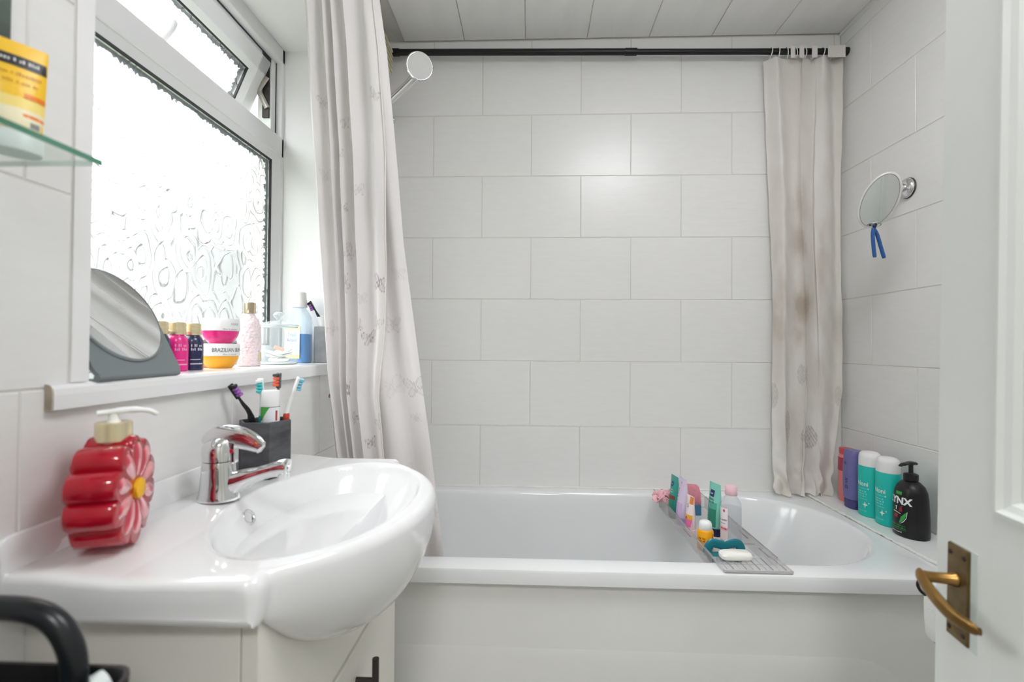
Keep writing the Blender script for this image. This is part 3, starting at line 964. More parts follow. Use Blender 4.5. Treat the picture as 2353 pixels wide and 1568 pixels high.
for y in ys:
    e = min(y - BYA, BYB - y)
    rnd = 0.010 * (1 - math.sqrt(max(0, 1 - (1 - min(1, e / 0.012)) ** 2)))    # rounded end edges
    fx, bl = front_x(y) - rnd * 0.6, belly(y) - 2 * rnd
    col = []
    # back upstand
    col += [(-0.5995, y, BZ + 0.048 - rnd), (-0.596, y, BZ + 0.049 - rnd), (-0.5935, y, BZ + 0.046 - rnd), (-0.5925, y, BZ + 0.02 - rnd)]
    for i in range(NT):
        x = -0.590 + (fx - 0.016 + 0.590) * i / (NT - 1)
        col.append((x, y, bowl_z(x, y) - rnd))
    # rolled front edge then the underside sweeping back to the cabinet
    z0 = BZ - rnd
    for a in np.linspace(0.15, 1.0, 7):
        col.append((fx - 0.016 + 0.016 * math.sin(a * PI / 2), y, z0 - 0.016 * (1 - math.cos(a * PI / 2))))
    x_end = VX + 0.0025
    for t in np.linspace(0.08, 1.0, 16):
        xx = fx + (x_end - fx) * (1 - math.cos(t * PI / 2)) ** 0.9
        zz = z0 - 0.016 - (bl - 0.016) * math.sin(t * PI / 2) ** 0.85
        col.append((xx, y, zz))
    zb = col[-1][2]
    col.append((x_end - 0.001, y, zb))
    col.append((x_end - 0.0015, y, max(zb, BZ - 0.056 + rnd)))
    col.append((-0.5995, y, BZ - 0.046 + rnd))
    # the near end is drawn slightly out of square towards the wall
    wsk = max(0.0, 1 - (y - BYA) / 0.08)
    col = [(c[0], c[1] - 0.016 * wsk * max(0.0, (-0.306 - c[0]) / 0.294), c[2]) for c in col]
    rings_b.append([tuple(Vector(c) + _b) for c in col])
bs = put('bowl', rings_me(rings_b), M['ceramic'], basin, smooth=True)
edge_split(bs, 75)
# overflow ring on the bowl's back slope
ov = Vector((-0.487, 0.812, BZ - 0.030)) + _b
on = Vector((0.86, -0.05, 0.5)).normalized()
q = on.to_track_quat('Z', 'Y').to_euler()
pr = [(0.0092 + 0.0042 * (1 + math.cos(a)) / 2 * 1.3, 0.0042 * math.sin(a)) for a in np.linspace(0, 2 * PI, 13)]
rgo = put('overflow_ring', lathe_me(pr, 28, cap0=False, cap1=False), M['chrome'], basin, tuple(ov), True, rot=q)
lathe('overflow_hole', [(0.0001, 0.0006), (0.0104, 0.0006), (0.0104, -0.006)], M['gasket'], basin, tuple(ov), 24, rot=q)
# waste in the bottom of the bowl
lathe('waste', [(0.022, 0.0), (0.022, 0.003), (0.018, 0.005), (0.0001, 0.006)], M['chrome'], basin, tuple(Vector((-0.352, 0.842, BZ - 0.118)) + _b), 28)

# ------------------------------------------------------------------ mixer tap
TZ = BZ + 0.008
tap = thing('mixer_tap', 'chrome single-lever mixer tap on the basin', 'tap', (-0.528, 0.795, TZ))
loft('body', [(0.0, 0.034, 0.029), (0.004, 0.034, 0.029), (0.010, 0.0315, 0.027), (0.03, 0.029, 0.0255), (0.052, 0.027, 0.0245), (0.062, 0.0262, 0.0243), (0.064, 0.0255, 0.0238)], M['chrome'], tap, n=40)
sp = arc_pts([(0.004, 0, 0.022), (0.03, 0, 0.029), (0.06, 0, 0.040), (0.09, 0, 0.049), (0.112, 0, 0.0535), (0.122, 0, 0.0525)], 6)
ns = len(sp)
tube('spout', sp, [(0.024 - 0.012 * min(1, i / (ns * 0.45))) if i < ns * 0.6 else 0.0125 + 0.003 * math.sin(PI * (i / ns - 0.6) / 0.5) if i < ns - 2 else 0.008 for i in range(ns)], M['chrome'], tap, seg=20, flat=[0.72] * ns, up=(0, 1, 0))
lathe('aerator', [(0.0085, 0.0), (0.0095, 0.002), (0.0095, 0.012), (0.0001, 0.012)], M['chrome'], tap, (0.112, 0, 0.034), 20)
# domed cartridge cap and the curved paddle lever
loft('cap', [(0.0655, 0.0265, 0.0245), (0.080, 0.0268, 0.0247, -0.001, 0), (0.090, 0.025, 0.023, -0.001, 0), (0.097, 0.021, 0.0195, 0.001, 0), (0.1025, 0.014, 0.013, 0.004, 0), (0.1045, 0.006, 0.006, 0.006, 0)], M['chrome'], tap, n=36)
lev = arc_pts([(-0.020, 0, 0.088), (-0.010, 0, 0.0985), (0.010, 0, 0.1045), (0.035, 0, 0.1035), (0.058, 0, 0.0960), (0.076, 0, 0.0850)], 6)
nv = len(lev)
tube('lever', lev, [0.012 + 0.008 * math.sin(PI * min(1, (i + 3) / nv)) ** 0.7 - (0.006 if i == nv - 1 else 0) for i in range(nv)], M['chrome'], tap, seg=20, flat=[0.34] * nv, up=(0, 1, 0))
box('neck', 0.018, 0.030, -0.008, 0.008, 0.060, 0.098, M['chrome'], tap, 0.003)
lathe('hot_marker', [(0.0001, 0.0), (0.0035, 0.0), (0.003, 0.001), (0.0001, 0.0012)], C('red_marker', (196, 30, 60), rough=0.2), tap, (0.026, -0.0080, 0.082), 16, rot=(PI / 2, 0, 0))

# ------------------------------------------------------------------ curtain rods
rod = thing('curtain_rod', 'black telescopic rod high across the back wall', 'curtain rod', (-0.6, 1.884, 1.18))
p0, p1 = Vector((0.0, 0, 0.004)), Vector((1.822, 0, -0.024))
tube('outer_tube', [p0.lerp(p1, 0.0), p0.lerp(p1, 0.545)], 0.0125, M['rod'], rod, seg=20)
tube('inner_tube', [p0.lerp(p1, 0.53), p1], 0.0110, M['rod'], rod, seg=20)
tube('collar', [p0.lerp(p1, 0.53), p0.lerp(p1, 0.555)], 0.0142, M['rod'], rod, seg=20)
tube('end_socket', [p0.lerp(p1, 0.001), p0.lerp(p1, 0.036)], 0.0145, M['rod'], rod, seg=20)
tube('end_socket', [p0.lerp(p1, 0.985), p0.lerp(p1, 0.9995)], 0.0150, M['rod'], rod, seg=20)
rail = thing('curtain_rail', 'black rail above the bath front carrying the butterfly curtain', 'curtain rod', (-0.6, 1.205, 1.205))
tube('tube', [(0.001, 0, 0), (1.822, 0, 0)], 0.0125, M['rod'], rail, seg=16)
tube('end_socket', [(0.0005, 0, 0), (0.05, 0, 0)], 0.0150, M['rod'], rail, seg=16)
tube('end_socket', [(1.78, 0, 0), (1.8225, 0, 0)], 0.0150, M['rod'], rail, seg=16)

# ------------------------------------------------------------------ butterfly curtain (left)
def interp(z, tab):
    zs = [t[0] for t in tab]; vs = [t[1] for t in tab]
    return float(np.interp(z, zs, vs))
# ratios X/Y of the curtain's left and right outline against height
RL = [(-0.62, -0.362), (-0.45, -0.385), (-0.296, -0.4055), (-0.064, -0.4275), (0.229, -0.4435), (0.597, -0.466), (0.917, -0.484), (1.25, -0.492)]
RR = [(-0.65, -0.172), (-0.565, -0.179), (-0.241, -0.211), (-0.003, -0.238), (0.278, -0.270), (0.575, -0.2935), (0.768, -0.311), (0.917, -0.330), (1.25, -0.345)]
HS = [(-0.65, 0.50), (-0.286, 0.52), (-0.133, 0.545), (0.05, 0.70), (0.229, 0.80), (0.5, 0.90), (0.917, 0.95), (1.25, 0.97)]
YC_ = [(-0.65, 1.338), (-0.56, 1.335), (-0.2, 1.305), (0.3, 1.262), (0.917, 1.212), (1.25, 1.205)]
NF, NB, NZ = 300, 150, 470
ztop, zbot = 1.192, -0.640
zz = np.linspace(ztop, zbot, NZ)
tf = np.linspace(1, 0, NF)
tb = np.linspace(0, 1, NB)
# fold phase along the front layer: narrow pleats left, wide ones right
gk_t = [0.0, 0.10, 0.26, 0.36, 0.46, 0.62, 0.80, 1.0]
gk_g = [0.0, 0.55, 1.10, 1.9, 2.75, 3.5, 4.1, 4.75]
V = np.zeros((NZ, NF + NB, 3))
for i, z in enumerate(zz):
    yc = interp(z, YC_)
    xl, xr = interp(z, RL) * yc, interp(z, RR) * yc
    hs = interp(z, HS)
    g = np.interp(tf, gk_t, gk_g) + 0.10 * math.sin(z * 2.3)
    amp = (0.011 + 0.004 * math.sin(z * 3.1 + 1)) * np.interp(tf, [0, 0.3, 0.7, 1], [1.0, 1.15, 1.0, 0.45])
    s = tf * hs
    V[i, :NF, 0] = xl + (xr - xl) * s + 0.006 * np.sin(2 * PI * g + 0.7) * np.sin(PI * np.clip(tf * 1.02, 0, 1))
    V[i, :NF, 1] = yc - 0.026 + amp * np.cos(2 * PI * g)
    sb = tb
    V[i, NF:, 0] = xl + 0.004 + (xr - xl - 0.004) * sb
    V[i, NF:, 1] = yc + 0.004 + 0.010 * np.cos(2 * PI * (2.6 * sb + 0.15 * math.sin(z * 2.0)) + 0.6) * np.interp(sb, [0, 0.3, 1], [0.6, 1.0, 0.9]) - 0.006 * sb
    # tie the two layers at the left turn
    V[i, NF:NF + 6, 1] = np.linspace(V[i, NF - 1, 1], V[i, NF + 6, 1], 6)
V[:, :, 1] += 0.0012 * np.sin(V[:, :, 2] * 0 + zz[:, None] * 23 + V[:, :, 0] * 60)
V[:, :, 2] = zz[:, None]
V[-3:, :, 2] += 0.0015 * np.sin(np.arange(NF + NB) * 0.21)
# cloth coordinates for the print
ref = V[NZ // 2]
arc = np.concatenate([[0], np.cumsum(np.hypot(np.diff(ref[:, 0]), np.diff(ref[:, 1])))])
A2 = np.repeat(arc[None, :], NZ, 0)
prt = np.zeros((NZ, NF + NB))
def butterfly(u, v, size, ang, dark):
    """outline and veins of a printed butterfly in cloth coordinates, size = half span"""
    ca, sa = math.cos(ang), math.sin(ang)
    x = (u * ca + v * sa) / size
    y = (-u * sa + v * ca) / size
    ax = np.abs(x)
    out = np.zeros_like(x)
    for (cx_, cy_, rx, ry, rt) in ((0.52, 0.36, 0.50, 0.34, 0.75), (0.38, -0.36, 0.36, 0.27, -0.7)):
        c_, s_ = math.cos(rt), math.sin(rt)
        lx = ((ax - cx_) * c_ + (y - cy_) * s_) / rx
        ly = (-(ax - cx_) * s_ + (y - cy_) * c_) / ry
        r = np.sqrt(lx ** 2 + ly ** 2)
        w = 0.10
        edge = np.clip(1 - np.abs(r - 0.93) / w, 0, 1)
        ang_ = np.arctan2(y, ax + 0.02)
        vein = np.clip(1 - np.abs(np.sin(ang_ * 6.0)) / 0.30, 0, 1) * (r < 0.93) * 0.75
        fill = (r < 0.95) * 0.13
        out = np.maximum(out, np.maximum(edge, np.maximum(vein, fill)))
    body = np.clip(1 - np.abs(x) / 0.07, 0, 1) * (np.abs(y) < 0.42)
    return np.maximum(out, body) * dark
def stamp(xr_, z, size, ang, dark, layer='f'):
    """centre given as X/Y direction and height on the front or back layer"""
    i = int(np.argmin(np.abs(zz - z)))
    sl = slice(0, NF) if layer == 'f' else slice(NF, NF + NB)
    ratio = V[i, sl, 0] / V[i, sl, 1]
    cand = np.abs(ratio - xr_)
    k = int(np.argmin(cand + 0.3 * np.maximum(0, V[i, sl, 1] - V[i, sl, 1].min()))) + (0 if layer == 'f' else NF)
    u = A2 - arc[k]
    if layer == 'f': u = -u
    v = zz[:, None] - z
    near = (np.abs(u) < size * 1.3) & (np.abs(v) < size * 1.3)
    if layer == 'f': near[:, NF:] = False
    else: near[:, :NF] = False
    b = np.zeros_like(prt)
    b[near] = butterfly(u[near], np.broadcast_to(v, prt.shape)[near], size, ang, dark)
    np.maximum(prt, b, out=prt)
for px, py, size, ang, dark, layer in (
        (866, 655, 0.030, -0.25, 0.9, 'f'), (785, 657, 0.030, 0.5, 0.55, 'f'), (729, 250, 0.022, 0.2, 0.35, 'f'), (850, 241, 0.018, -0.5, 0.45, 'f'),
        (846, 780, 0.025, 0.3, 0.75, 'f'), (812, 755, 0.022, 0.6, 0.55, 'f'), (798, 900, 0.034, 0.1, 0.85, 'f'), (783, 487, 0.016, 0.4, 0.6, 'f'), (852, 1026, 0.020, 0.2, 0.8, 'f'),
        (808, 968, 0.018, 0.8, 0.7, 'f'), (793, 585, 0.026, 0.9, 0.45, 'f'), (815, 445, 0.020, 0.2, 0.3, 'f'), (738, 412, 0.022, 0.1, 0.22, 'f'), (860, 745, 0.022, -0.4, 0.5, 'f'),
        (780, 295, 0.018, 0.3, 0.35, 'f'), (755, 760, 0.022, 0.9, 0.3, 'f'), (772, 370, 0.016, 0.5, 0.4, 'f'), (826, 690, 0.018, 0.2, 0.3, 'f'), (870, 975, 0.022, 0.7, 0.4, 'f'),
        (953, 895, 0.036, 0.15, 0.38, 'b'), (900, 748, 0.030, 0.0, 0.30, 'b'), (900, 895, 0.036, 0.4, 0.16, 'b'), (955, 968, 0.018, 0.2, 0.30, 'b'), (1000, 1195, 0.030, 0.2, 0.30, 'b'),
        (910, 632, 0.022, 0.0, 0.22, 'b'), (865, 445, 0.018, 0.1, 0.3, 'b'), (940, 1095, 0.02, 0.5, 0.2, 'b')):
    stamp((px - 1219.0) / 1096.8, (799.0 - py) / 1096.8 * 1.27, size, ang, dark, layer)
def grid_faces(nr, nc):
    a = np.arange(nr * nc).reshape(nr, nc)
    return np.stack([a[:-1, :-1], a[1:, :-1], a[1:, 1:], a[:-1, 1:]], -1).reshape(-1, 4)
def grid_mesh(V, attrs):
    nr, nc = V.shape[:2]
    F = grid_faces(nr, nc)
    me = bpy.data.meshes.new('mesh')
    me.vertices.add(nr * nc); me.vertices.foreach_set('co', V.astype(np.float32).ravel())
    me.loops.add(F.size); me.loops.foreach_set('vertex_index', F.astype(np.int32).ravel())
    me.polygons.add(len(F)); me.polygons.foreach_set('loop_start', np.arange(0, F.size, 4, dtype=np.int32))
    for nme, arr in attrs.items():
        at = me.attributes.new(nme, 'FLOAT', 'POINT')
        at.data.foreach_set('value', arr.astype(np.float32).ravel())
    me.update(calc_edges=True); me.validate()
    me.polygons.foreach_set('use_smooth', [True] * len(F))
    return me
cur = thing('butterfly_curtain', 'white shower curtain printed with brown butterflies, hanging by the window', 'shower curtain', (-0.48, 1.205, 1.192))
Vl = V - np.array([-0.48, 1.205, 1.192])
stl = np.zeros_like(prt)
stl[:] = np.clip((-0.25 - zz[:, None]) / 0.35, 0, 1) * 0.35
put('cloth', grid_mesh(Vl, {'print': prt, 'stain': stl}), cloth_mat('butterfly_cloth', (240, 236, 235), (92, 64, 70), 0.16, stain=(196, 178, 160)), cur)
# stitched hem down the free edge
hem = [tuple(Vl[i, 2] + np.array([0, -0.0012, 0])) for i in range(0, NZ, 6)]
tube('hem', hem, 0.0022, C('hem_thread', (232, 226, 220), rough=0.8), cur, seg=6)
for k in range(5):
    x = -0.105 + 0.05 * k
    ring = [(x, 0.020 * math.cos(a) , 0.013 + 0.020 * math.sin(a)) for a in np.linspace(0, 2 * PI, 17)]
    tube('ring', ring, 0.0016, M['white'], cur, seg=6)

# ------------------------------------------------------------------ stained sheer curtain (right)
NC, NZ2 = 300, 330
z2 = np.linspace(1.135, -0.5555, NZ2)
t2 = np.linspace(0, 1, NC)
V2 = np.zeros((NZ2, NC, 3))
XLt = [(-0.56, 0.935), (-0.49, 0.938), (-0.163, 0.941), (0.171, 0.945), (0.675, 0.929), (1.14, 0.910)]
XRt = [(-0.56, 1.140), (-0.48, 1.158), (-0.16, 1.200), (0.172, 1.208), (0.675, 1.203), (1.14, 1.206)]
g2t = [0, 0.20, 0.44, 0.54, 0.63, 0.84, 1.0]
g2g = [0.1, 0.55, 1.12, 1.75, 2.2, 2.7, 3.2]
for i, z in enumerate(z2):
    xl, xr = interp(z, XLt), interp(z, XRt)
    low = max(0.0, (-0.33 - z) / 0.23)
    g = np.interp(t2, g2t, g2g) + 0.22 * math.sin(1.9 * z + 0.8) * np.sin(PI * t2) + 0.06 * np.sin(5 * z + 9 * t2)
    amp = (0.0200 + 0.004 * math.sin(z * 4) - 0.004 * low) * (0.75 + 0.35 * np.sin(t2 * 7 + z * 1.5))
    V2[i, :, 0] = xl + (xr - xl) * t2 + 0.0135 * np.sin(2 * PI * g + 0.9 + 0.6 * math.sin(z * 3)) * np.sin(PI * t2)
    V2[i, :, 1] = 1.889 + amp * np.cos(2 * PI * g) - 0.012 * low + 0.0015 * np.sin(z * 40 + t2 * 30) + 0.0035 * low * np.sin(z * 90 + t2 * 21)
    V2[i, :, 0] += low ** 2 * 0.006 * np.sin(z * 75 + t2 * 17)
    V2[i, :, 2] = z + (0.010 * low ** 3 * np.sin(t2 * 26) if low > 0 else 0)
# the hem pools forward on the bath corner
for i in range(NZ2):
    f = max(0, (i - (NZ2 - 22)) / 22.0)
    if f > 0:
        V2[i, :, 1] -= 0.020 * f ** 2 * (1 + 0.5 * np.sin(t2 * 33))
        V2[i, :, 2] = np.maximum(V2[i, :, 2] + 0.006 * f * np.sin(t2 * 41 + i * 0.35), -0.5555)
V2[:, :, 1] = np.clip(V2[:, :, 1], 1.84, 1.9225)
V2[:, :, 0] = np.minimum(V2[:, :, 0], 1.2195)
pr2 = np.zeros((NZ2, NC)); st2 = np.zeros((NZ2, NC))
T2 = np.repeat(t2[None], NZ2, 0); ZZ2 = np.repeat(z2[:, None], NC, 1)
def blob(xc, zc, rx, rz, amt, arr, noise=0.35):
    x = V2[:, :, 0]
    d = ((x - xc) / rx) ** 2 + ((ZZ2 - zc) / rz) ** 2
    arr[:] = np.maximum(arr, amt * np.exp(-d * 1.3))
st2[:] = 0.12 + 0.14 * np.clip((0.95 - ZZ2) / 0.9, 0, 1)
for (xc, zc, rx, rz, a) in ((1.05, 0.50, 0.03, 0.25, 0.85), (0.965, 0.32, 0.03, 0.14, 0.8), (0.96, 0.12, 0.03, 0.14, 0.9), (1.06, 0.17, 0.045, 0.10, 1.0), (1.04, 0.05, 0.03, 0.06, 0.9),
                            (1.05, -0.50, 0.10, 0.06, 1.0), (0.96, -0.52, 0.04, 0.05, 1.0), (1.12, 0.35, 0.03, 0.3, 0.5), (1.0, -0.2, 0.03, 0.2, 0.5), (1.09, -0.40, 0.04, 0.10, 0.6)):
    blob(xc, zc, rx, rz, a * (0.85 if zc > -0.1 else 0.6), st2)
def leafprint(xc, zc, rx, rz, amt):
    """grey skeleton-leaf print"""
    u = (V2[:, :, 0] - xc) / rx; v = (ZZ2 - zc) / rz
    inside = (u ** 2 + np.abs(v) ** 1.6) < 1
    nzv = rng.random(pr2.shape) * 0.5 + 0.5 * (np.abs(np.sin(u * 9 + v * 7)) < 0.35)
    pr2[:] = np.maximum(pr2, inside * nzv * amt)
for a in ((0.995, -0.30, 0.016, 0.062, 0.75), (1.078, -0.34, 0.030, 0.045, 0.8), (1.055, -0.10, 0.014, 0.04, 0.5), (0.945, -0.18, 0.016, 0.05, 0.55), (1.19, -0.18, 0.010, 0.04, 0.5), (1.058, 0.17, 0.022, 0.035, 0.5)):
    leafprint(*a)
rc = thing('stained_curtain', 'sheer off-white curtain with brown mildew stains bunched at the right', 'shower curtain', (1.06, 1.884, 1.152))
put('cloth', grid_mesh(V2 - np.array([1.06, 1.884, 1.152]), {'print': pr2, 'stain': st2}), cloth_mat('stained_cloth', (246, 242, 236), (126, 120, 112), 0.12, sheer=0.14, stain=(194, 177, 156)), rc)
for k, x in enumerate((0.928, 0.958, 0.990, 1.022, 1.055, 1.09, 1.125, 1.16)):
    zr_ = 1.184 - 0.0153 * (x + 0.6) - 1.152
    ring = [(x - 1.06 + 0.003 * math.sin(a + k), 0.017 * math.cos(a), zr_ - 0.006 + 0.021 * math.sin(a)) for a in np.linspace(0, 2 * PI, 17)]
    tube('ring', ring, 0.0017, M['white'], rc, seg=6)
# stiffened tabs turned over at the top
for x0, x1 in ((0.995, 1.012), (1.028, 1.045), (1.075, 1.095), (1.135, 1.200)):
    box('header_tab', x0 - 1.06, x1 - 1.06, -0.021, -0.0195, -0.03, 0.016, C('tab_cloth', (220, 216, 210), rough=0.8), rc)

# ------------------------------------------------------------------ shower
SY = 1.66
hsx, hsz = -0.399, 0.990
sh = thing('shower_handset', 'chrome shower handset with a round white spray face', 'shower head', (hsx, SY, hsz))
fn_ = Vector((0.42, -0.86, -0.18)).normalized()
eu = fn_.to_track_quat('Z', 'Y').to_euler()
lathe('head', [(0.0001, -0.026), (0.020, -0.025), (0.036, -0.018), (0.0455, -0.006), (0.0485, 0.002), (0.0485, 0.006), (0.045, 0.009)], M['chrome'], sh, (0, 0, 0), 40, rot=eu)
lathe('spray_face', [(0.045, 0.0075), (0.0445, 0.010), (0.0001, 0.0115)], C('spray_white', (228, 228, 226), rough=0.5, bump=0.5, bscale=300), sh, (0, 0, 0), 40, rot=eu)
hd = arc_pts([(-0.012, 0.020, -0.016), (-0.040, 0.022, -0.044), (-0.078, 0.020, -0.082), (-0.118, 0.016, -0.122), (-0.150, 0.014, -0.155)], 5)
tube('handle', hd, [0.016, 0.0155, 0.015, 0.0145, 0.014] + [0.0135 - 0.00012 * i for i in range(len(hd) - 5)], M['chrome'], sh, seg=16)
rr_ = thing('shower_rail', 'chrome riser rail holding the shower handset on the left wall', 'shower rail', (-0.55, SY + 0.012, 0.70))
tube('pole', [(0, 0, -0.55), (0, 0, 0.20)], 0.0095, M['chrome'], rr_, seg=16)
for z in (-0.54, 0.19):
    tube('wall_bracket', [(-0.0495, 0, z), (0.006, 0, z)], 0.012, M['chrome'], rr_, seg=16)
tube('slider', [(-0.012, 0.0, 0.13), (0.030, -0.002, 0.135)], 0.0165, M['chrome'], rr_, seg=16)
lathe('slider_knob', [(0.0001, 0), (0.011, 0.0), (0.012, 0.012), (0.009, 0.018), (0.0001, 0.019)], M['chrome'], rr_, (0.045, -0.002, 0.105), 16, rot=(0, PI / 2, 0))
fan = thing('extractor_fan', 'round cream extractor fan cover on the left wall', 'fan', (-0.6, 1.79, 1.118))
lathe('cover', [(0.083, 0.0), (0.083, 0.030), (0.076, 0.042), (0.05, 0.048), (0.0001, 0.050)], C('aged_cream', (214, 210, 182), rough=0.5, rgb2=(178, 170, 136), vscale=30), fan, (0, 0, 0), 36, rot=(0, PI / 2, 0))
for k in range(5):
    box('slat', 0.0465, 0.0535, -0.05, 0.05, -0.044 + 0.02 * k, -0.036 + 0.02 * k, C('aged_cream', (0, 0, 0)), fan, 0.001)
# ------------------------------------------------------------------ things on the basin
DZ = BZ + 0.008
# soap dispenser: thick flower-shaped bottle of red soap
gel = mat('red_gel_soap', (214, 22, 52), rough=0.12, trans=0.45, ior=1.38, coat=0.6)
gel2 = mat('pale_red_petal', (226, 78, 96), rough=0.15, trans=0.35, ior=1.38, coat=0.5)
soap = thing('soap_dispenser', 'red flower-shaped pump bottle of liquid soap with gold collar', 'soap dispenser', (-0.541, 0.602, DZ), rz=0.392)
zc = 0.0715
def flower(r0, amp, n=10, k=160, rot=0.0):
    out = []
    for j in range(k):
        a = 2 * PI * j / k
        r = r0 + amp * abs(math.cos(n * a / 2 + rot)) ** 0.55
        out.append((r * math.cos(a), max(r * math.sin(a), -zc + 0.0005)))
    return out
fr = []
for x, sc_ in ((-0.026, 0.93), (-0.024, 0.975), (-0.019, 1.0), (0.019, 1.0), (0.024, 0.975), (0.026, 0.93)):
    fr.append([(x, y * sc_, zc + (z * sc_ if z > -0.06 else z)) for y, z in flower(0.0585, 0.0125, rot=PI / 2)])
body = put('bottle', rings_me(fr), gel, soap, smooth=True)
edge_split(body, 35)
for i in range(10):
    a = 2 * PI * (i + 0.5) / 10
    pts = []
    for (rad, hw, hgt) in ((0.013, 0.002, 0.0), (0.024, 0.0055, 0.0035), (0.038, 0.0095, 0.0055), (0.050, 0.0105, 0.005), (0.058, 0.007, 0.003), (0.061, 0.001, 0.0)):
        pts.append((rad, hw, hgt))
    rgp = []
    for rad, hw, hgt in pts:
        ring = []
        for j in range(9):
            u = -1 + 2 * j / 8
            ry, rz_ = math.cos(a) * rad - math.sin(a) * hw * u, math.sin(a) * rad + math.cos(a) * hw * u
            ring.append((0.0255 + hgt * (1 - u * u), ry, zc + rz_))
        rgp.append(ring)
    put('petal', rings_me(rgp, False, False, closed=False), gel2, soap, smooth=True)
lathe('flower_centre', [(0.0135, 0.0), (0.0135, 0.004), (0.011, 0.006), (0.0001, 0.0068)], C('yellow_centre', (246, 186, 24), rough=0.5), soap, (0.0262, 0, zc), 28, rot=(0, PI / 2, 0))
lathe('neck', [(0.0205, 0.0), (0.0205, 0.006), (0.017, 0.012), (0.017, 0.02), (0.0001, 0.02)], C('pale_pink_clear', (232, 176, 182), rough=0.2, trans=0.4), soap, (0, 0, 0.118), 28)
lathe('collar', [(0.0185, 0.0), (0.0195, 0.001), (0.0195, 0.024), (0.0185, 0.025), (0.0001, 0.025)], M['gold'], soap, (0, 0, 0.135), 36)
lathe('pump_stem', [(0.0075, 0.0), (0.006, 0.003), (0.006, 0.012), (0.0001, 0.012)], M['white'], soap, (0, 0, 0.160), 20)
tube('nozzle', arc_pts([(-0.016, -0.006, 0.1715), (0.0, 0.0, 0.173), (0.018, 0.006, 0.174), (0.034, 0.012, 0.1715), (0.043, 0.015, 0.166)], 5), [0.007] * 6 + [0.0078] * 6 + [0.006] * 8 + [0.0045], M['white'], soap, seg=14, flat=0.55, up=(0, 0, 1))

# dark toothbrush holder
cup = thing('toothbrush_holder', 'dark slate hexagonal tumbler beside the tap', 'tumbler', (-0.5405, 0.957, DZ), rz=math.radians(8))
def hexring(r, z, n=6): return [(r * math.cos(2 * PI * j / n), r * math.sin(2 * PI * j / n), z) for j in range(n)]
put('shell', rings_me([hexring(0.0495, 0.0), hexring(0.0505, 0.002), hexring(0.0505, 0.107), hexring(0.0495, 0.109), hexring(0.0455, 0.109), hexring(0.0445, 0.107), hexring(0.0445, 0.006)], True, True), M['slate'], cup)

def toothbrush(name, label, base, neck, head, facing, m_handle, m_grip, m_br, group, m_br2=None):
    """handle from base through neck to the head's tip; bristles towards 'facing'"""
    t = thing(name, label, 'toothbrush', base, group=group)
    B, N_, Hd = Vector(base), Vector(neck), Vector(head)
    fz = Vector(facing).normalized()
    ax = (Hd - N_).normalized()
    fz = (fz - ax * fz.dot(ax)).normalized()
    sd = ax.cross(fz)
    hs_ = Hd - ax * 0.030
    ph = [p - B for p in arc_pts([B, B.lerp(N_, 0.55), N_, N_.lerp(hs_, 0.6), hs_], 6)]
    n = len(ph)
    tube('handle', ph, [0.0058 if i < n * 0.45 else 0.0052 - 0.0026 * min(1, (i - n * 0.45) / (n * 0.4)) for i in range(n)], m_handle, t, seg=10)
    g = [p - B for p in arc_pts([B.lerp(N_, 0.50), B.lerp(N_, 0.75), N_], 5)]
    tube('grip', g, [0.0050, 0.0064] + [0.0064] * (len(g) - 3) + [0.0048], m_grip, t, seg=10)
    def slab(name, a0, a1, f0, f1, w, m):
        vs = []
        for a in (a0, a1):
            for f in (f0, f1):
                for w_ in (-w, w):
                    vs.append(tuple(Hd - ax * a + fz * f + sd * w_ - B))
        me = pydata(vs, [(0, 1, 3, 2), (4, 6, 7, 5), (0, 4, 5, 1), (2, 3, 7, 6), (0, 2, 6, 4), (1, 5, 7, 3)])
        bm = bmesh.new(); bm.from_mesh(me); bmesh.ops.recalc_face_normals(bm, faces=bm.faces)
        bmesh.ops.bevel(bm, geom=list(bm.edges), offset=min(0.0016, w * 0.4), segments=2, affect='EDGES', profile=0.5)
        bm.to_mesh(me); bm.free()
        return put(name, me, m, t)
    slab('head', 0.0, 0.032, -0.002, 0.0022, 0.0062, m_handle)
    for k, (a0, a1, top) in enumerate(((0.002, 0.008, 0.0125), (0.009, 0.0145, 0.0112), (0.0155, 0.021, 0.0112), (0.022, 0.028, 0.0122))):
        slab('bristle_tuft', a0, a1, 0.0018, top, 0.0046, m_br2 if (m_br2 and k in (0,)) else m_br)
    return t
TB = 'toothbrushes in the dark holder'
toothbrush('toothbrush', 'black toothbrush with purple bristles in the dark tumbler', (-0.557, 0.988, DZ + 0.008), (-0.560, 0.936, -0.137), (-0.581, 0.903, -0.076), (0.9, -0.3, 0.2), M['black'], C('dark_grip', (46, 44, 48)), C('purple_bristle', (160, 96, 178), rough=0.7), TB, C('black_bristle', (30, 26, 30)))
toothbrush('toothbrush', 'white and teal toothbrush in the dark tumbler', (-0.548, 0.968, DZ + 0.008), (-0.546, 0.953, -0.140), (-0.545, 0.946, -0.066), (0.05, -1, 0.1), C('white_teal_handle', (226, 240, 242), rough=0.3), C('teal_grip', (46, 176, 196)), C('teal_bristle', (70, 200, 204), rough=0.7), TB, C('white_bristle', (240, 246, 246), rough=0.7))
toothbrush('toothbrush', 'grey toothbrush with orange bristles in the dark tumbler', (-0.535, 0.972, DZ + 0.008), (-0.524, 0.972, -0.135), (-0.521, 0.972, -0.056), (-0.35, -0.9, 0.1), C('grey_handle', (96, 96, 100), rough=0.3), C('orange_grip', (214, 92, 54)), C('orange_bristle', (226, 104, 72), rough=0.7), TB, C('charcoal_bristle', (70, 64, 64), rough=0.7))
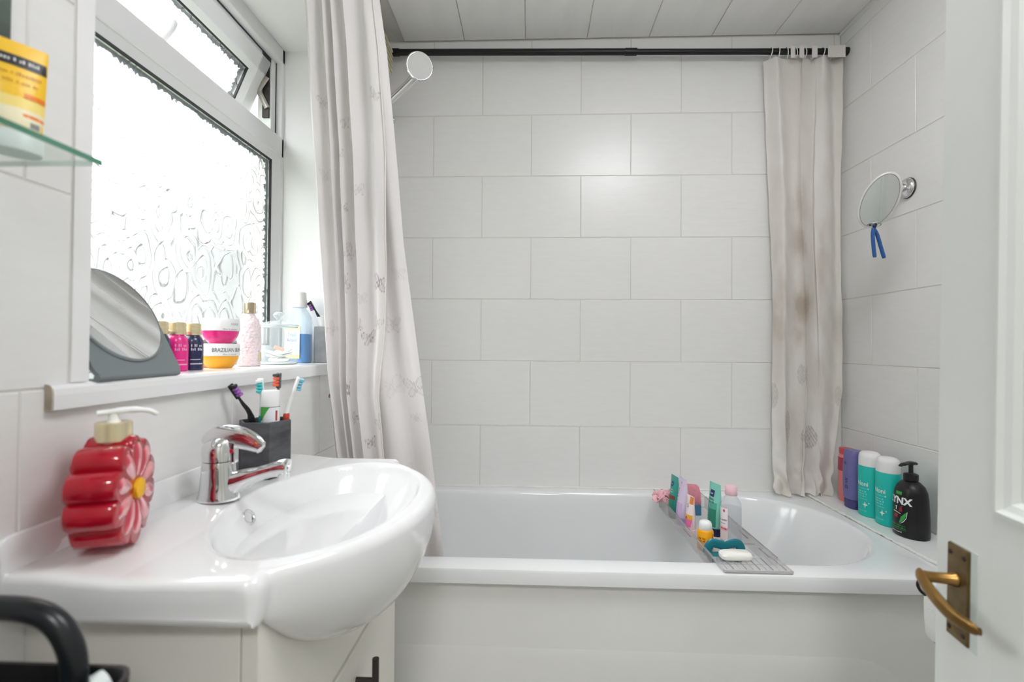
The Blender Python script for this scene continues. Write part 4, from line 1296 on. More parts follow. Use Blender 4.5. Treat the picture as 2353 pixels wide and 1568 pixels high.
toothbrush('toothbrush', 'white toothbrush with pale blue bristles leaning right in the dark tumbler', (-0.515, 0.980, DZ + 0.008), (-0.501, 0.966, -0.137), (-0.472, 0.956, -0.064), (0.75, 0.5, 0.2), M['white'], C('red_grip', (196, 70, 56)), C('paleblue_bristle', (140, 200, 224), rough=0.7), TB)
tp = thing('toothpaste', 'white capped toothpaste tube with a green corner in the tumbler', 'toothpaste', (-0.521, 0.941, DZ + 0.018))
loft('tube', [(0.0, 0.019, 0.002), (0.03, 0.0185, 0.008), (0.07, 0.018, 0.0135), (0.105, 0.0175, 0.0165), (0.118, 0.0172, 0.0168), (0.121, 0.012, 0.012)], C('tube_white', (226, 228, 232), rough=0.3), tp, n=32)
lathe('cap', [(0.0165, 0.0), (0.0172, 0.001), (0.0168, 0.030), (0.0158, 0.032), (0.0001, 0.032)], M['white'], tp, (0, 0, 0.1205), 32)
fnp = on_ellipse(0.0176, 0.0166, -PI / 2 + 0.05, 0.105)
gv, gf = [], []
for i_ in range(11):
    u_ = -0.019 + 0.025 * i_ / 10
    gv += [fnp(u_, max(-0.012, min(0.0149, -0.014 + (u_ + 0.012) / 0.018 * 0.029))), fnp(u_, 0.015)]
    if i_: gf.append((2 * i_ - 2, 2 * i_, 2 * i_ + 1, 2 * i_ - 1))
put('print', pydata(gv, gf), C('green_print', (66, 150, 60)), tp)
patch('print', (0.017, 0.021, -0.012, 0.008), fnp, C('red_print', (176, 62, 46)), tp, nsub=3)

# ------------------------------------------------------------------ things on the window sill
SZ = -0.05
mC = Vector((-0.637, 0.709, 0.0455)); tau, az = 0.469, -0.038
yv = Vector((math.sin(az), math.cos(az), 0)); wv = Vector((-math.cos(az) * math.sin(tau), math.sin(az) * math.sin(tau), math.cos(tau))); nv_ = yv.cross(wv)
vm = thing('vanity_mirror', 'round mirror leaning on a grey folded stand on the sill', 'mirror', tuple(mC))
vm.matrix_world = Matrix(((yv.x, wv.x, nv_.x, mC.x), (yv.y, wv.y, nv_.y, mC.y), (yv.z, wv.z, nv_.z, mC.z + H), (0, 0, 0, 1)))
# stand: sloping plate with the mirror in its cut-out, folded at the bottom into a foot
pl_ = [(0.083, 0.02), (0.083, -0.093), (0.080, -0.099), (0.074, -0.101), (-0.072, -0.101), (-0.080, -0.095), (-0.083, -0.086), (-0.083, 0.02)]
arc_in = [(0.0785 * math.cos(a), 0.0785 * math.sin(a)) for a in np.linspace(PI - 0.25, 2 * PI + 0.25, 40)]
put('plate', prism_me(pl_ + arc_in, -0.006, 0.0, 'z'), M['standgrey'], vm)
ft = []
for (yy, zz_) in ((-0.0985, -0.001), (-0.1025, -0.0025), (-0.1045, -0.006), (-0.1035, -0.0105)):
    ft.append([( -0.080, yy, zz_), (0.080, yy, zz_)])
foot_dir = Vector((0, math.sin(tau), -math.cos(tau)))      # horizontal, towards the glass
fp = [Vector((0, -0.1015, -0.0035)), Vector((0, -0.1035, -0.009))]
a_ = Vector((0, -0.1038, -0.0075)); b_ = a_ + foot_dir * 0.11
vsf = []
for x in (-0.078, 0.078):
    for p in (a_, b_):
        for d in (0, 0.0035):
            q_ = p + Vector((0, math.cos(tau), math.sin(tau))) * d
            vsf.append((x, q_.y, q_.z))
put('foot', pydata(vsf, [(0, 1, 3, 2), (4, 6, 7, 5), (0, 4, 5, 1), (2, 3, 7, 6), (0, 2, 6, 4), (1, 5, 7, 3)]), M['standgrey'], vm)
tube('fold', [(-0.079, -0.1000, -0.0046), (0.079, -0.1000, -0.0046)], 0.0048, M['standgrey'], vm, seg=14)
put('rim', lathe_me([(0.0775, -0.005), (0.0802, -0.004), (0.0802, 0.003), (0.078, 0.0042), (0.0770, 0.0042)], 64, cap0=False, cap1=False), C('rim_grey', (148, 156, 158), rough=0.3, metal=0.4), vm, smooth=True)
lathe('glass', [(0.0775, 0.002), (0.0775, 0.0036), (0.0001, 0.0036)], M['mirror'], vm, (0, 0, 0), 64)

def toiletry(name, label, loc, colour, group, text_col):
    t = thing(name, label, 'bottle', loc, group=group)
    loft('bottle', [(0.0, 0.0165, 0.0165), (0.0015, 0.0185, 0.0185), (0.05, 0.0188, 0.0188), (0.060, 0.0178, 0.0178), (0.066, 0.0145, 0.0145), (0.069, 0.0122, 0.0122), (0.0705, 0.012, 0.012)], colour, t, n=32)
    c_ = lathe('cap', [(0.0142, 0.0), (0.0148, 0.0008), (0.0148, 0.0075), (0.0143, 0.008), (0.0143, 0.0088), (0.0148, 0.0093), (0.0148, 0.0155), (0.0143, 0.016), (0.0143, 0.0168), (0.0148, 0.0173), (0.0148, 0.0225), (0.0138, 0.0235), (0.0001, 0.0235)], M['gold'], t, (0, 0, 0.0705), 32)
    face = math.atan2(-0.75, 0.66) + 0.35
    f = on_ellipse(0.0189, 0.0189, face, 0.044)
    for k_, (a_, b_) in enumerate(((-0.011, 0.010), (-0.011, 0.010))):
        microprint(f, a_, b_, 0.003 - 0.0075 * k_, 0.0052, text_col, t, 11 + k_)
    f2 = on_ellipse(0.0189, 0.0189, face, 0.012)
    patch('print', (-0.012, 0.011, 0.0, 0.0022), f2, text_col, t, nsub=4)
    patch('print', (-0.012, 0.006, 0.009, 0.0102), f2, text_col, t, nsub=4)
    return t
navy = C('navy_bottle', (38, 44, 82), rough=0.25, coat=0.4)
pinkb = C('hot_pink_bottle', (236, 40, 140), rough=0.25, coat=0.4, sss=0.1)
ltxt = C('pale_lettering', (214, 214, 226), rough=0.4)
GS = 'gold capped mini bottles on the sill'
toiletry('mini_bottle', 'navy mini bottle with gold cap half hidden behind the mirror', (-0.683, 0.851, SZ), navy, GS, ltxt)
toiletry('mini_bottle', 'hot pink mini bottle with gold cap', (-0.680, 0.893, SZ), pinkb, GS, C('pink_lettering', (250, 170, 206), rough=0.4))
toiletry('mini_bottle', 'navy mini bottle with gold cap right of the pink one', (-0.680, 0.936, SZ), navy, GS, ltxt)
rs = thing('rose_atomiser', 'rose gold tipped clear bottle peeping out behind the mirror', 'bottle', (-0.716, 0.845, SZ))
lathe('bottle', [(0.017, 0), (0.019, 0.002), (0.019, 0.09), (0.012, 0.10), (0.0001, 0.10)], M['clear'], rs, (0, 0, 0), 24)
lathe('cap', [(0.012, 0.0), (0.0165, 0.012), (0.015, 0.0145), (0.0001, 0.0145)], C('rose_gold', (206, 150, 136), rough=0.2, metal=0.9), rs, (0, 0, 0.10), 8, smooth=False)
pj = thing('peach_pot', 'small peach pot half hidden behind the orange jar', 'pot', (-0.735, 1.052, SZ))
lathe('pot', [(0.026, 0), (0.028, 0.002), (0.028, 0.034), (0.026, 0.036), (0.0001, 0.036)], C('peach', (246, 190, 150), rough=0.35), pj, (0, 0, 0), 28)
lathe('lid', [(0.0265, 0.0), (0.0265, 0.010), (0.025, 0.0115), (0.0001, 0.0115)], M['white'], pj, (0, 0, 0.036), 28)

def body_jar(name, label, loc, colour, lines, group):
    t = thing(name, label, 'jar', loc, group=group)
    lathe('bowl', [(0.0215, 0.0), (0.0225, 0.0006), (0.027, 0.0055), (0.032, 0.013), (0.0348, 0.021), (0.0358, 0.027), (0.0001, 0.027)], colour, t, (0, 0, 0), 40)
    lathe('lid', [(0.0365, 0.0), (0.0375, 0.001), (0.0372, 0.024), (0.0355, 0.0265), (0.0001, 0.027)], M['white'], t, (0, 0, 0.0272), 40)
    for txt, size, dz_, dphi, colr, sx_ in lines:
        f = on_ellipse(0.0374, 0.0374, math.atan2(-0.8, 0.55) + dphi, 0.0272 + dz_)
        lettering('lettering', txt, size, f, colr, t, sx=sx_)
    fj = on_ellipse(0.0374, 0.0374, math.atan2(-0.8, 0.55), 0.0272)
    microprint(fj, 0.004, 0.034, 0.0022, 0.0028, C('soft_ink', (168, 168, 172), rough=0.6), t, 5)
    return t
ink = C('dark_ink', (74, 78, 84), rough=0.6)
ink2 = C('soft_ink', (168, 168, 172), rough=0.6)
JG = 'two stacked cream jars'
body_jar('cream_jar', 'orange jar with white lettered lid, below the pink jar', (-0.683, 1.027, SZ), C('orange_cream', (250, 178, 40), rough=0.3, sss=0.1), [('BRAZILIAN BUM', 0.0125, 0.0125, 0.42, ink, 0.72)], JG)
body_jar('cream_jar', 'hot pink jar with white lid, on top of the orange jar', (-0.683, 1.027, SZ + 0.0545), C('pink_cream', (238, 46, 136), rough=0.25, coat=0.4, sss=0.1), [('HIAAI', 0.0085, 0.0145, 0.78, ink2, 0.9)], JG)

pb = thing('pink_bottle', 'tall pale pink textured bottle with a gold cap on the sill', 'bottle', (-0.684, 1.136, SZ))
pkm = mat('pink_textured_glass', (255, 238, 241), rough=0.15, trans=0.15, coat=0.3)
_n, _l = nodes_of(pkm)
_vo = _n.new('ShaderNodeTexVoronoi'); _vo.inputs['Scale'].default_value = 150
_tcx = _n.new('ShaderNodeTexCoord'); _l.new(_tcx.outputs['Object'], _vo.inputs['Vector'])
_bp = _n.new('ShaderNodeBump'); _bp.inputs['Strength'].default_value = 0.9; _bp.inputs['Distance'].default_value = 0.004
_l.new(_vo.outputs['Distance'], _bp.inputs['Height']); _l.new(_bp.outputs[0], _n['Principled BSDF'].inputs['Normal'])
loft('bottle', [(0.0, 0.023, 0.023), (0.002, 0.0258, 0.0258), (0.02, 0.0268, 0.0268), (0.075, 0.0262, 0.0262), (0.098, 0.0248, 0.0248), (0.112, 0.0205, 0.0205), (0.121, 0.0145, 0.0145), (0.125, 0.0115, 0.0115), (0.129, 0.011, 0.011)], pkm, pb, n=36)
lathe('cap', [(0.0128, 0.0), (0.0132, 0.001), (0.0132, 0.0255), (0.0122, 0.0265), (0.0001, 0.0265)], C('pale_gold_cap', (216, 200, 172), rough=0.14, metal=1.0), pb, (0, 0, 0.128), 32)
patch('gold_label', (-0.006, 0.006, 0.012, 0.034), on_ellipse(0.0268, 0.0268, math.atan2(-0.8, 0.6) + 0.95, 0.0, 0.0006), M['gold'], pb, nsub=4)

gj = thing('glass_jar', 'clear glass jar with a knobbed lid holding cotton pads', 'jar', (-0.682, 1.268, SZ))
lathe('jar', [(0.044, 0.0), (0.0475, 0.003), (0.0475, 0.098), (0.044, 0.103), (0.0415, 0.103), (0.0445, 0.097), (0.0445, 0.006), (0.0001, 0.005)], M['glass'], gj, (0, 0, 0), 44)
tube('rim_ring', [(0.0455 * math.cos(a), 0.0455 * math.sin(a), 0.101) for a in np.linspace(0, 2 * PI, 41)], 0.0022, C('glass_edge', (214, 224, 223), rough=0.1), gj, seg=8)
tube('base_ring', [(0.0455 * math.cos(a), 0.0455 * math.sin(a), 0.004) for a in np.linspace(0, 2 * PI, 41)], 0.0026, C('glass_edge', (214, 224, 223)), gj, seg=8)
ld = lathe('lid', [(0.049, 0.104), (0.0495, 0.107), (0.046, 0.110), (0.02, 0.117), (0.007, 0.119), (0.0001, 0.119)], M['glass'], gj, (0, 0, 0), 44)
tube('lid_edge', [(0.049 * math.cos(a), 0.049 * math.sin(a), 0.1055) for a in np.linspace(0, 2 * PI, 41)], 0.0015, C('glass_edge', (214, 224, 223)), gj, seg=8)
lathe('knob', [(0.0065, 0.0), (0.007, 0.003), (0.0125, 0.009), (0.0145, 0.014), (0.012, 0.020), (0.006, 0.023), (0.0001, 0.0235)], clear_mat('knob_glass', (226, 236, 235), clear=0.75), gj, (0, 0, 0.119), 24)
for k, (x, y, z, r, rx, ry) in enumerate(((0.008, -0.012, 0.010, 0.026, 0.2, 0.1), (-0.012, 0.010, 0.014, 0.027, -0.25, 0.2), (0.006, 0.012, 0.020, 0.026, 0.15, -0.25), (-0.006, -0.010, 0.026, 0.025, -0.1, 0.3), (0.010, 0.004, 0.033, 0.024, 0.35, -0.15))):
    p_ = tag(put('cotton_pad', lathe_me([(r * 0.9, 0.0), (r, 0.0015), (r, 0.0045), (r * 0.9, 0.006), (0.0001, 0.0068)], 20), C('cotton', (246, 246, 244), rough=0.95, bump=0.5, bscale=200), smooth=True, loc=(-0.682 + x, 1.268 + y, SZ + z), rot=(rx, ry, 0)),
             'white cotton pad in the glass jar on the sill', 'cotton pad', 'cotton pads in the glass jar')
pkp = tag(put('cleanser_sachet', box_me(-0.013, 0.013, -0.002, 0.002, -0.005, 0.005, 0.001), C('salmon_card', (238, 190, 172), rough=0.6), loc=(-0.672, 1.252, SZ + 0.043), rot=(0.3, 0.35, 0.5)), 'small salmon pink strip lying on the cotton pads', 'sachet')

mw = thing('mouthwash', 'blue mouthwash bottle with a white cap behind the glass jar', 'bottle', (-0.688, 1.395, SZ), rz=math.radians(-20))
bl = clear_mat('blue_liquid', (30, 140, 220), clear=0.25, rough=0.08)
loft('liquid', [(0.001, 0.034, 0.0195), (0.004, 0.0365, 0.0215), (0.085, 0.0365, 0.0215), (0.0852, 0.0001, 0.0001)], C('blue_mouthwash', (16, 150, 232), rough=0.12, trans=0.1), mw, p=3.2, n=44)
loft('bottle', [(0.0, 0.035, 0.0205), (0.003, 0.038, 0.023), (0.118, 0.038, 0.023), (0.134, 0.0355, 0.022), (0.150, 0.026, 0.019), (0.160, 0.0165, 0.0165), (0.166, 0.0155, 0.0155)], clear_mat('bottle_clear', (222, 236, 246), clear=0.82), mw, p=3.2, n=44)
cp = lathe('cap', [(0.0205, 0.0), (0.0215, 0.001), (0.0208, 0.022), (0.019, 0.024), (0.0182, 0.043), (0.017, 0.045), (0.0001, 0.045)], M['white'], mw, (0, 0, 0.164), 32)
ff = lambda u, v: (u, -0.0236, 0.065 + v)
patch('label_panel', (-0.033, 0.026, -0.045, 0.042), ff, C('label_paleblue', (214, 228, 246), rough=0.4), mw, nsub=2)
ff2 = lambda u, v: (u, -0.0240, 0.065 + v)
patch('label_band', (-0.033, 0.026, 0.030, 0.044), ff2, C('label_yellow', (246, 232, 150), rough=0.4), mw, nsub=2)
patch('label_band', (-0.033, 0.026, -0.052, -0.040), ff2, C('label_yellow', (246, 232, 150)), mw, nsub=2)
tblue = C('label_blue_ink', (86, 108, 176), rough=0.5)
for i, s in enumerate(('Triple', 'Action', 'in one')):
    lettering('lettering', s, (0.014, 0.014, 0.0075)[i], (lambda dz_: (lambda u, v: (u - 0.004, -0.0244, 0.065 + dz_ + v)))((0.017, 0.002, -0.018)[i]), tblue, mw)
gc = thing('grey_tumbler', 'mid grey square tumbler at the far end of the sill', 'tumbler', (-0.6165, 1.420, SZ), rz=0.0)
def sq(r, z): return [(x, y, z) for x, y in superell(r, r, 7, 32)]
put('shell', rings_me([sq(0.027, 0), sq(0.0285, 0.002), sq(0.0285, 0.106), sq(0.0275, 0.108), sq(0.0258, 0.108), sq(0.0250, 0.106), sq(0.0250, 0.006)], True, True), M['greystone'], gc, smooth=False)
pc = thing('paper_cup', 'white paper cup tilted in the grey tumbler', 'cup', (-0.6165, 1.419, SZ + 0.066), rot=(0.04, -0.06, 0))
lathe('shell', [(0.0170, 0.0), (0.0232, 0.070), (0.0245, 0.0715), (0.0235, 0.0725), (0.0222, 0.070), (0.0160, 0.002), (0.0001, 0.002)], M['white'], pc, (0, 0, 0), 32)
toothbrush('toothbrush', 'black toothbrush with purple bristles in the grey sill tumbler', (-0.613, 1.419, SZ + 0.072), (-0.636, 1.412, 0.085), (-0.662, 1.408, 0.135), (-1, -0.2, -0.2), M['black'], C('dark_grip', (46, 44, 48)), C('purple_bristle', (160, 96, 178)), 'toothbrush on the sill', C('black_bristle', (30, 26, 30)))
# ------------------------------------------------------------------ left foreground: shelf, tube, mirror, cart
shelf = thing('glass_shelf', 'glass shelf with a green edge on the left wall', 'shelf', (-0.6, 0.30, 0.195))
box('glass_plate', 0.002, 0.131, -0.24, 0.199, 0.0, 0.0055, clear_mat('shelf_glass', (232, 244, 238), clear=0.94, edge=0.06), shelf)
box('front_edge', 0.131, 0.1325, -0.24, 0.2, 0.0, 0.0055, M['glassgreen'], shelf)
box('end_edge', 0.002, 0.131, 0.199, 0.2005, 0.0, 0.0055, clear_mat('pale_edge', (214, 230, 224), clear=0.75, edge=0.05), shelf)
for y in (-0.19, 0.128):
    br_ = box('bracket', 0.0005, 0.050, y - 0.013, y + 0.013, -0.016, -0.0003, M['steel'], shelf, 0.003)
    box('bracket_clip', 0.0005, 0.034, y - 0.013, y + 0.013, 0.0058, 0.0125, M['steel'], shelf, 0.002)
wm = thing('wall_mirror', 'frameless mirror above the glass shelf', 'mirror', (-0.6, 0.26, 0.23))
box('mirror_plate', 0.0006, 0.005, -0.25, 0.258, 0.0, 0.62, M['mirrordark'], wm, 0.0008)
for (y, z) in ((-0.2, 0.0), (0.2, 0.0)):
    box('clip', 0.0006, 0.008, y - 0.01, y + 0.01, z - 0.006, z + 0.012, M['steel'], wm, 0.001)
yt = thing('yellow_tube', 'yellow and white cream tube standing on its cap on the glass shelf', 'cream tube', (-0.545, 0.478, 0.2006), rz=math.radians(58))
def tubering(a, b, z): return [(x, y, z) for x, y in superell(a, b, 2.0, 36)]
loft('cap', [(0.0, 0.022, 0.016), (0.0015, 0.0235, 0.0175), (0.020, 0.0235, 0.0175), (0.0215, 0.0225, 0.0165)], C('cap_pale', (226, 232, 230), rough=0.35), yt, n=36)
loft('tube', [(0.0205, 0.022, 0.0165), (0.03, 0.0232, 0.0175), (0.06, 0.0245, 0.0135), (0.09, 0.0255, 0.0075), (0.108, 0.0262, 0.003), (0.118, 0.0262, 0.0016)], C('tube_yellow', (252, 200, 44), rough=0.35), yt, n=36)
def ytf(z0):
    def f(u, v):
        z = z0 + v
        a = float(np.interp(z, [0.02, 0.03, 0.06, 0.09, 0.108, 0.118], [0.022, 0.0232, 0.0245, 0.0255, 0.0262, 0.0262]))
        b = float(np.interp(z, [0.02, 0.03, 0.06, 0.09, 0.108, 0.118], [0.0165, 0.0175, 0.0135, 0.0075, 0.003, 0.0016]))
        uu = max(-0.999, min(0.999, u / a))
        return (u, -b * math.sqrt(max(0, 1 - uu * uu)) - 0.0006, z)
    return f
def band(u0, u1, z0, z1, m, k=10, lab=None):
    vs, fs = [], []
    for j in range(5):
        for i in range(k + 1):
            vs.append(ytf(0)(u0 + (u1 - u0) * i / k, z0 + (z1 - z0) * j / 4))
    for j in range(4):
        for i in range(k): fs.append((j * (k + 1) + i, j * (k + 1) + i + 1, (j + 1) * (k + 1) + i + 1, (j + 1) * (k + 1) + i))
    return put('print_band', pydata(vs, fs), m, yt)
band(-0.0245, 0.0245, 0.090, 0.1025, C('ink_black', (36, 34, 40), rough=0.4))
band(-0.0222, 0.0222, 0.022, 0.044, C('pale_cream_print', (246, 236, 200), rough=0.4))
band(-0.0228, 0.0228, 0.044, 0.056, C('light_yellow_print', (250, 224, 130), rough=0.4))
band(0.006, 0.0232, 0.057, 0.0625, C('orange_print', (240, 130, 36), rough=0.4))
band(0.004, 0.0226, 0.036, 0.0395, C('orange_print', (240, 130, 36)))
band(0.010, 0.0180, 0.026, 0.032, C('grey_print', (150, 146, 146), rough=0.4))
microprint(lambda u, v: ytf(0.0935)(u, v), -0.018, 0.018, 0.001, 0.0040, C('white_ink', (226, 224, 218), rough=0.4), yt, 3)
for o_ in list(yt.children):
    if o_.name.startswith('lettering'):
        for v in o_.data.vertices: v.co.y -= 0.0006
for i in range(2):
    microprint(ytf(0.080 - 0.009 * i), -0.016 + 0.006 * i, 0.020, 0.0, 0.0038, C('brown_ink', (206, 150, 24), rough=0.4), yt, 7 + i)

cart = thing('storage_cart', 'black trolley with a curved tubular handle in the left foreground', 'trolley', (-0.475, 0.30, ZF))
_c = Vector((0.475, -0.30, H))
def cp_(x, y, z): return tuple(Vector((x, y, z)) + _c)
hnd = [(-0.565, 0.40, -0.300), (-0.562, 0.40, -0.262), (-0.545, 0.40, -0.238), (-0.515, 0.40, -0.2295), (-0.470, 0.40, -0.2290), (-0.435, 0.40, -0.2305), (-0.412, 0.40, -0.238), (-0.397, 0.40, -0.256), (-0.391, 0.40, -0.280), (-0.390, 0.40, -0.330)]
tube('handle', [tuple(p) for p in arc_pts([cp_(*p) for p in hnd], 6)], 0.0098, M['blacksatin'], cart, seg=18)
def tray(z, d=0.06):
    x0, x1, y0, y1 = -0.590, -0.352, 0.16, 0.425
    r0 = [(x, y) for x, y, _ in rrect(x0, x1, y0, y1, 0.02, 0.02, 0, 5)]
    cxx, cyy = (x0 + x1) / 2, (y0 + y1) / 2
    def rg_(s, zz_): return [cp_(cxx + (x - cxx) * s, cyy + (y - cyy) * s, zz_) for x, y in r0]
    return put('tray', rings_me([rg_(0.97, z - d), rg_(1.0, z - 0.004), rg_(1.0, z), rg_(0.975, z), rg_(0.95, z - d + 0.006)], True, True), M['black'], cart, smooth=False)
for z in (-0.292, -0.62, -0.98): tray(z)
for (x, y) in ((-0.565, 0.40), (-0.390, 0.40), (-0.565, 0.185), (-0.390, 0.185)):
    tube('post', [cp_(x, y, -0.30), cp_(x, y, ZF + 0.055)], 0.0085, M['blacksatin'], cart, seg=12)
    lathe('wheel', [(0.010, -0.010), (0.026, -0.009), (0.0275, 0), (0.026, 0.009), (0.010, 0.010)], M['black'], cart, cp_(x, y, ZF + 0.0278), 20, rot=(0, PI / 2, 0))
# contents of the top tray
cb1 = thing('blue_tube', 'blue tube with a pale cap lying in the trolley tray', 'cream tube', (-0.415, 0.345, -0.322))
tube('tube', [(0.0, 0.0, 0.0), (0.012, 0.03, 0.004), (0.022, 0.055, 0.010)], [0.020, 0.020, 0.018], C('mid_blue', (30, 104, 156), rough=0.35), cb1, seg=16)
tube('cap', [(0.022, 0.055, 0.010), (0.032, 0.078, 0.015)], 0.013, C('cap_pale', (226, 232, 230)), cb1, seg=16)
cb2 = thing('hairbrush', 'pale green paddle brush poking up from the trolley tray', 'brush', (-0.470, 0.325, -0.340))
tube('paddle', arc_pts([(-0.02, 0.0, 0.0), (0.0, 0.01, 0.028), (0.022, 0.018, 0.052), (0.040, 0.024, 0.068)], 6), [0.010 + 0.011 * math.sin(PI * i / 18) for i in range(18)] + [0.003], C('pale_green', (196, 202, 170), rough=0.4), cb2, seg=14, flat=0.4)
cb3 = thing('white_pot', 'white pot standing in the trolley tray at the picture edge', 'pot', (-0.533, 0.375, -0.3455))
lathe('pot', [(0.028, 0), (0.031, 0.003), (0.033, 0.058), (0.030, 0.060), (0.0001, 0.060)], C('pot_cream', (222, 212, 204), rough=0.4), cb3, (0, 0, 0), 28)
lathe('lid', [(0.034, 0.0), (0.034, 0.016), (0.031, 0.018), (0.0001, 0.018)], M['white'], cb3, (0, 0, 0.0605), 28)

# ------------------------------------------------------------------ right wall: suction mirror and tweezers
sm = thing('suction_mirror', 'oval clear-rimmed mirror on a chrome suction cup on the right wall', 'mirror', (XR, 1.592, 0.525))
rot_w = (0, -PI / 2, 0)
lathe('suction_cup', [(0.0335, 0.0), (0.0335, 0.003), (0.031, 0.006), (0.0001, 0.006)], C('dark_rubber', (70, 66, 60), rough=0.5), sm, (-0.0006, 0, 0), 36, rot=rot_w)
lathe('chrome_dome', [(0.032, 0.006), (0.032, 0.009), (0.027, 0.015), (0.017, 0.019), (0.0001, 0.020)], M['chrome'], sm, (0, 0, 0), 36, rot=rot_w)
lathe('collar', [(0.0135, 0.018), (0.0145, 0.022), (0.0145, 0.040), (0.012, 0.043), (0.0001, 0.043)], M['chrome'], sm, (0, 0, 0), 28, rot=rot_w)
gC = Vector((1.048, 1.475, 0.450)) - Vector((XR, 1.592, 0.525))
gn = Vector((-0.46, -0.86, -0.20)).normalized()
tube('ball_arm', arc_pts([(-0.040, 0, 0), (-0.062, -0.016, -0.010), (-0.10, -0.05, -0.03), tuple(gC - gn * 0.016 + Vector((0.03, 0.02, 0.015)))], 5), [0.0115] * 3 + [0.009] * 12 + [0.007], M['white'], sm, seg=16)
# oval glass, long axis leaning to the right
upv = (Vector((0.34, -0.10, 0.93)) - gn * Vector((0.34, -0.10, 0.93)).dot(gn)).normalized()
sdv = upv.cross(gn).normalized()
def oval(a, b, d, k=64):
    return [tuple(gC + sdv * (a * math.cos(2 * PI * j / k)) + upv * (b * math.sin(2 * PI * j / k)) + gn * d) for j in range(k)]
put('back_shell', rings_me([oval(0.037, 0.072, -0.014), oval(0.045, 0.081, -0.008), oval(0.0475, 0.0835, 0.001), oval(0.0465, 0.0825, 0.003), oval(0.0415, 0.077, 0.003)], True, False), clear_mat('frosted_rim', (236, 236, 234), clear=0.35, rough=0.2), sm, smooth=True)
put('mirror_glass', rings_me([oval(0.0415, 0.077, 0.0012), oval(0.0415, 0.077, 0.0030), oval(0.0405, 0.076, 0.0034)], True, True), M['mirror'], sm)
tube('rim_line', oval(0.0417, 0.0773, 0.0036) + [oval(0.0417, 0.0773, 0.0036)[0]], 0.0008, C('rim_line_grey', (150, 146, 138), rough=0.4), sm, seg=6)
tw = thing('nail_clippers', 'blue-handled nail clippers hanging from the oval mirror', 'nail clippers', (1.018, 1.452, 0.372))
tube('jaw', arc_pts([(0.004, 0, 0.002), (0.0, 0.0, -0.006), (-0.002, 0, -0.014)], 5), [0.004] + [0.0085] * 8 + [0.0065, 0.006], C('navy_metal', (26, 42, 70), rough=0.3, metal=0.5), tw, seg=12, flat=0.5)
tube('hanging_loop', [(0.004 + 0.013 * math.cos(a), -0.004 * math.sin(a) - 0.002, -0.001 + 0.005 * math.sin(a)) for a in np.linspace(0, 2 * PI, 21)], 0.0017, M['steel'], tw, seg=8)
bh = C('navy_handle', (30, 84, 146), rough=0.35)
tube('handle', arc_pts([(-0.003, 0, -0.012), (-0.0055, 0, -0.030), (-0.0035, 0, -0.065), (0.0, 0, -0.098)], 6), [0.0074] * 18 + [0.006], bh, tw, seg=12, flat=0.7)
tube('handle', arc_pts([(0.000, 0.004, -0.012), (0.010, 0.004, -0.030), (0.020, 0.004, -0.065), (0.030, 0.004, -0.100)], 6), [0.0074] * 18 + [0.006], bh, tw, seg=12, flat=0.7)

# ------------------------------------------------------------------ bottles on the ledge
LZ = -0.5575
WH = C('print_white', (236, 240, 238), rough=0.5)
turq = C('turquoise_plastic', (24, 190, 178), rough=0.35)
def star(fn, r, u0, v0, m, parent):
    pts = []
    for j in range(8):
        rr2 = r if j % 2 == 0 else r * 0.32
        a = PI / 2 + j * PI / 4
        pts.append((u0 + rr2 * 0.85 * math.cos(a), v0 + rr2 * 1.1 * math.sin(a)))
    return patch('star_print', pts, fn, m, parent)
def turq_bottle(label, y, rz):
    t = thing('shampoo_bottle', label, 'bottle', (1.146, y, LZ), rz=rz, group='turquoise bottles on the ledge')
    a, b = 0.031, 0.0375
    loft('bottle', [(0.0, 0.028, 0.0345), (0.003, a, b), (0.03, a, b), (0.165, a * 1.01, b * 1.01), (0.167, a * 0.98, b * 0.98)], turq, t, n=44)
    loft('cap', [(0.1675, a * 0.97, b * 0.97), (0.195, a * 0.955, b * 0.955), (0.206, a * 0.88, b * 0.88), (0.2125, a * 0.68, b * 0.68), (0.215, a * 0.3, b * 0.3)], M['white'], t, n=44)
    f = on_ellipse(a * 1.006, b * 1.006, PI + 0.18, 0.0, 0.0006)
    sh_ = lambda dz_, du=0.0: (lambda u, v: f(u + du, v + dz_))
    lettering('lettering', 'Noni', 0.020, sh_(0.108, 0.0), WH, t, bold=0.0003)
    for i in range(5):
        microprint(f, -0.020, (0.018, 0.014, 0.017, 0.015, 0.018)[i], (0.092, 0.081, 0.073, 0.065, 0.057)[i], (0.0025, 0.0050, 0.0050, 0.0050, 0.0025)[i], C('print_aqua', (150, 232, 224), rough=0.5), t, 20 + i)
    star(f, 0.0105, 0.010, 0.040, WH, t); star(f, 0.004, 0.022, 0.047, WH, t); star(f, 0.0042, 0.020, 0.094, WH, t)
    microprint(f, -0.018, 0.016, 0.018, 0.0024, C('print_aqua', (150, 232, 224)), t, 31)
    return t
turq_bottle('turquoise bottle with white cap beside the purple bottle', 1.660, 0.04)
turq_bottle('turquoise bottle with white cap touching the black pump bottle', 1.579, -0.03)
pu = thing('conditioner_bottle', 'translucent purple bottle standing on its cap on the ledge', 'bottle', (1.143, 1.738, LZ))
prp = C('purple_plastic', (122, 116, 176), rough=0.3, trans=0.15)
loft('cap', [(0.0, 0.022, 0.028), (0.002, 0.0235, 0.030), (0.028, 0.0235, 0.030), (0.030, 0.022, 0.028)], C('deep_purple', (84, 78, 140), rough=0.25, trans=0.2), pu, p=2.6, n=40)
loft('bottle', [(0.0285, 0.020, 0.026), (0.034, 0.026, 0.032), (0.07, 0.0275, 0.0345), (0.14, 0.027, 0.034), (0.185, 0.024, 0.032), (0.198, 0.021, 0.030), (0.202, 0.019, 0.028)], prp, pu, p=2.6, n=40)
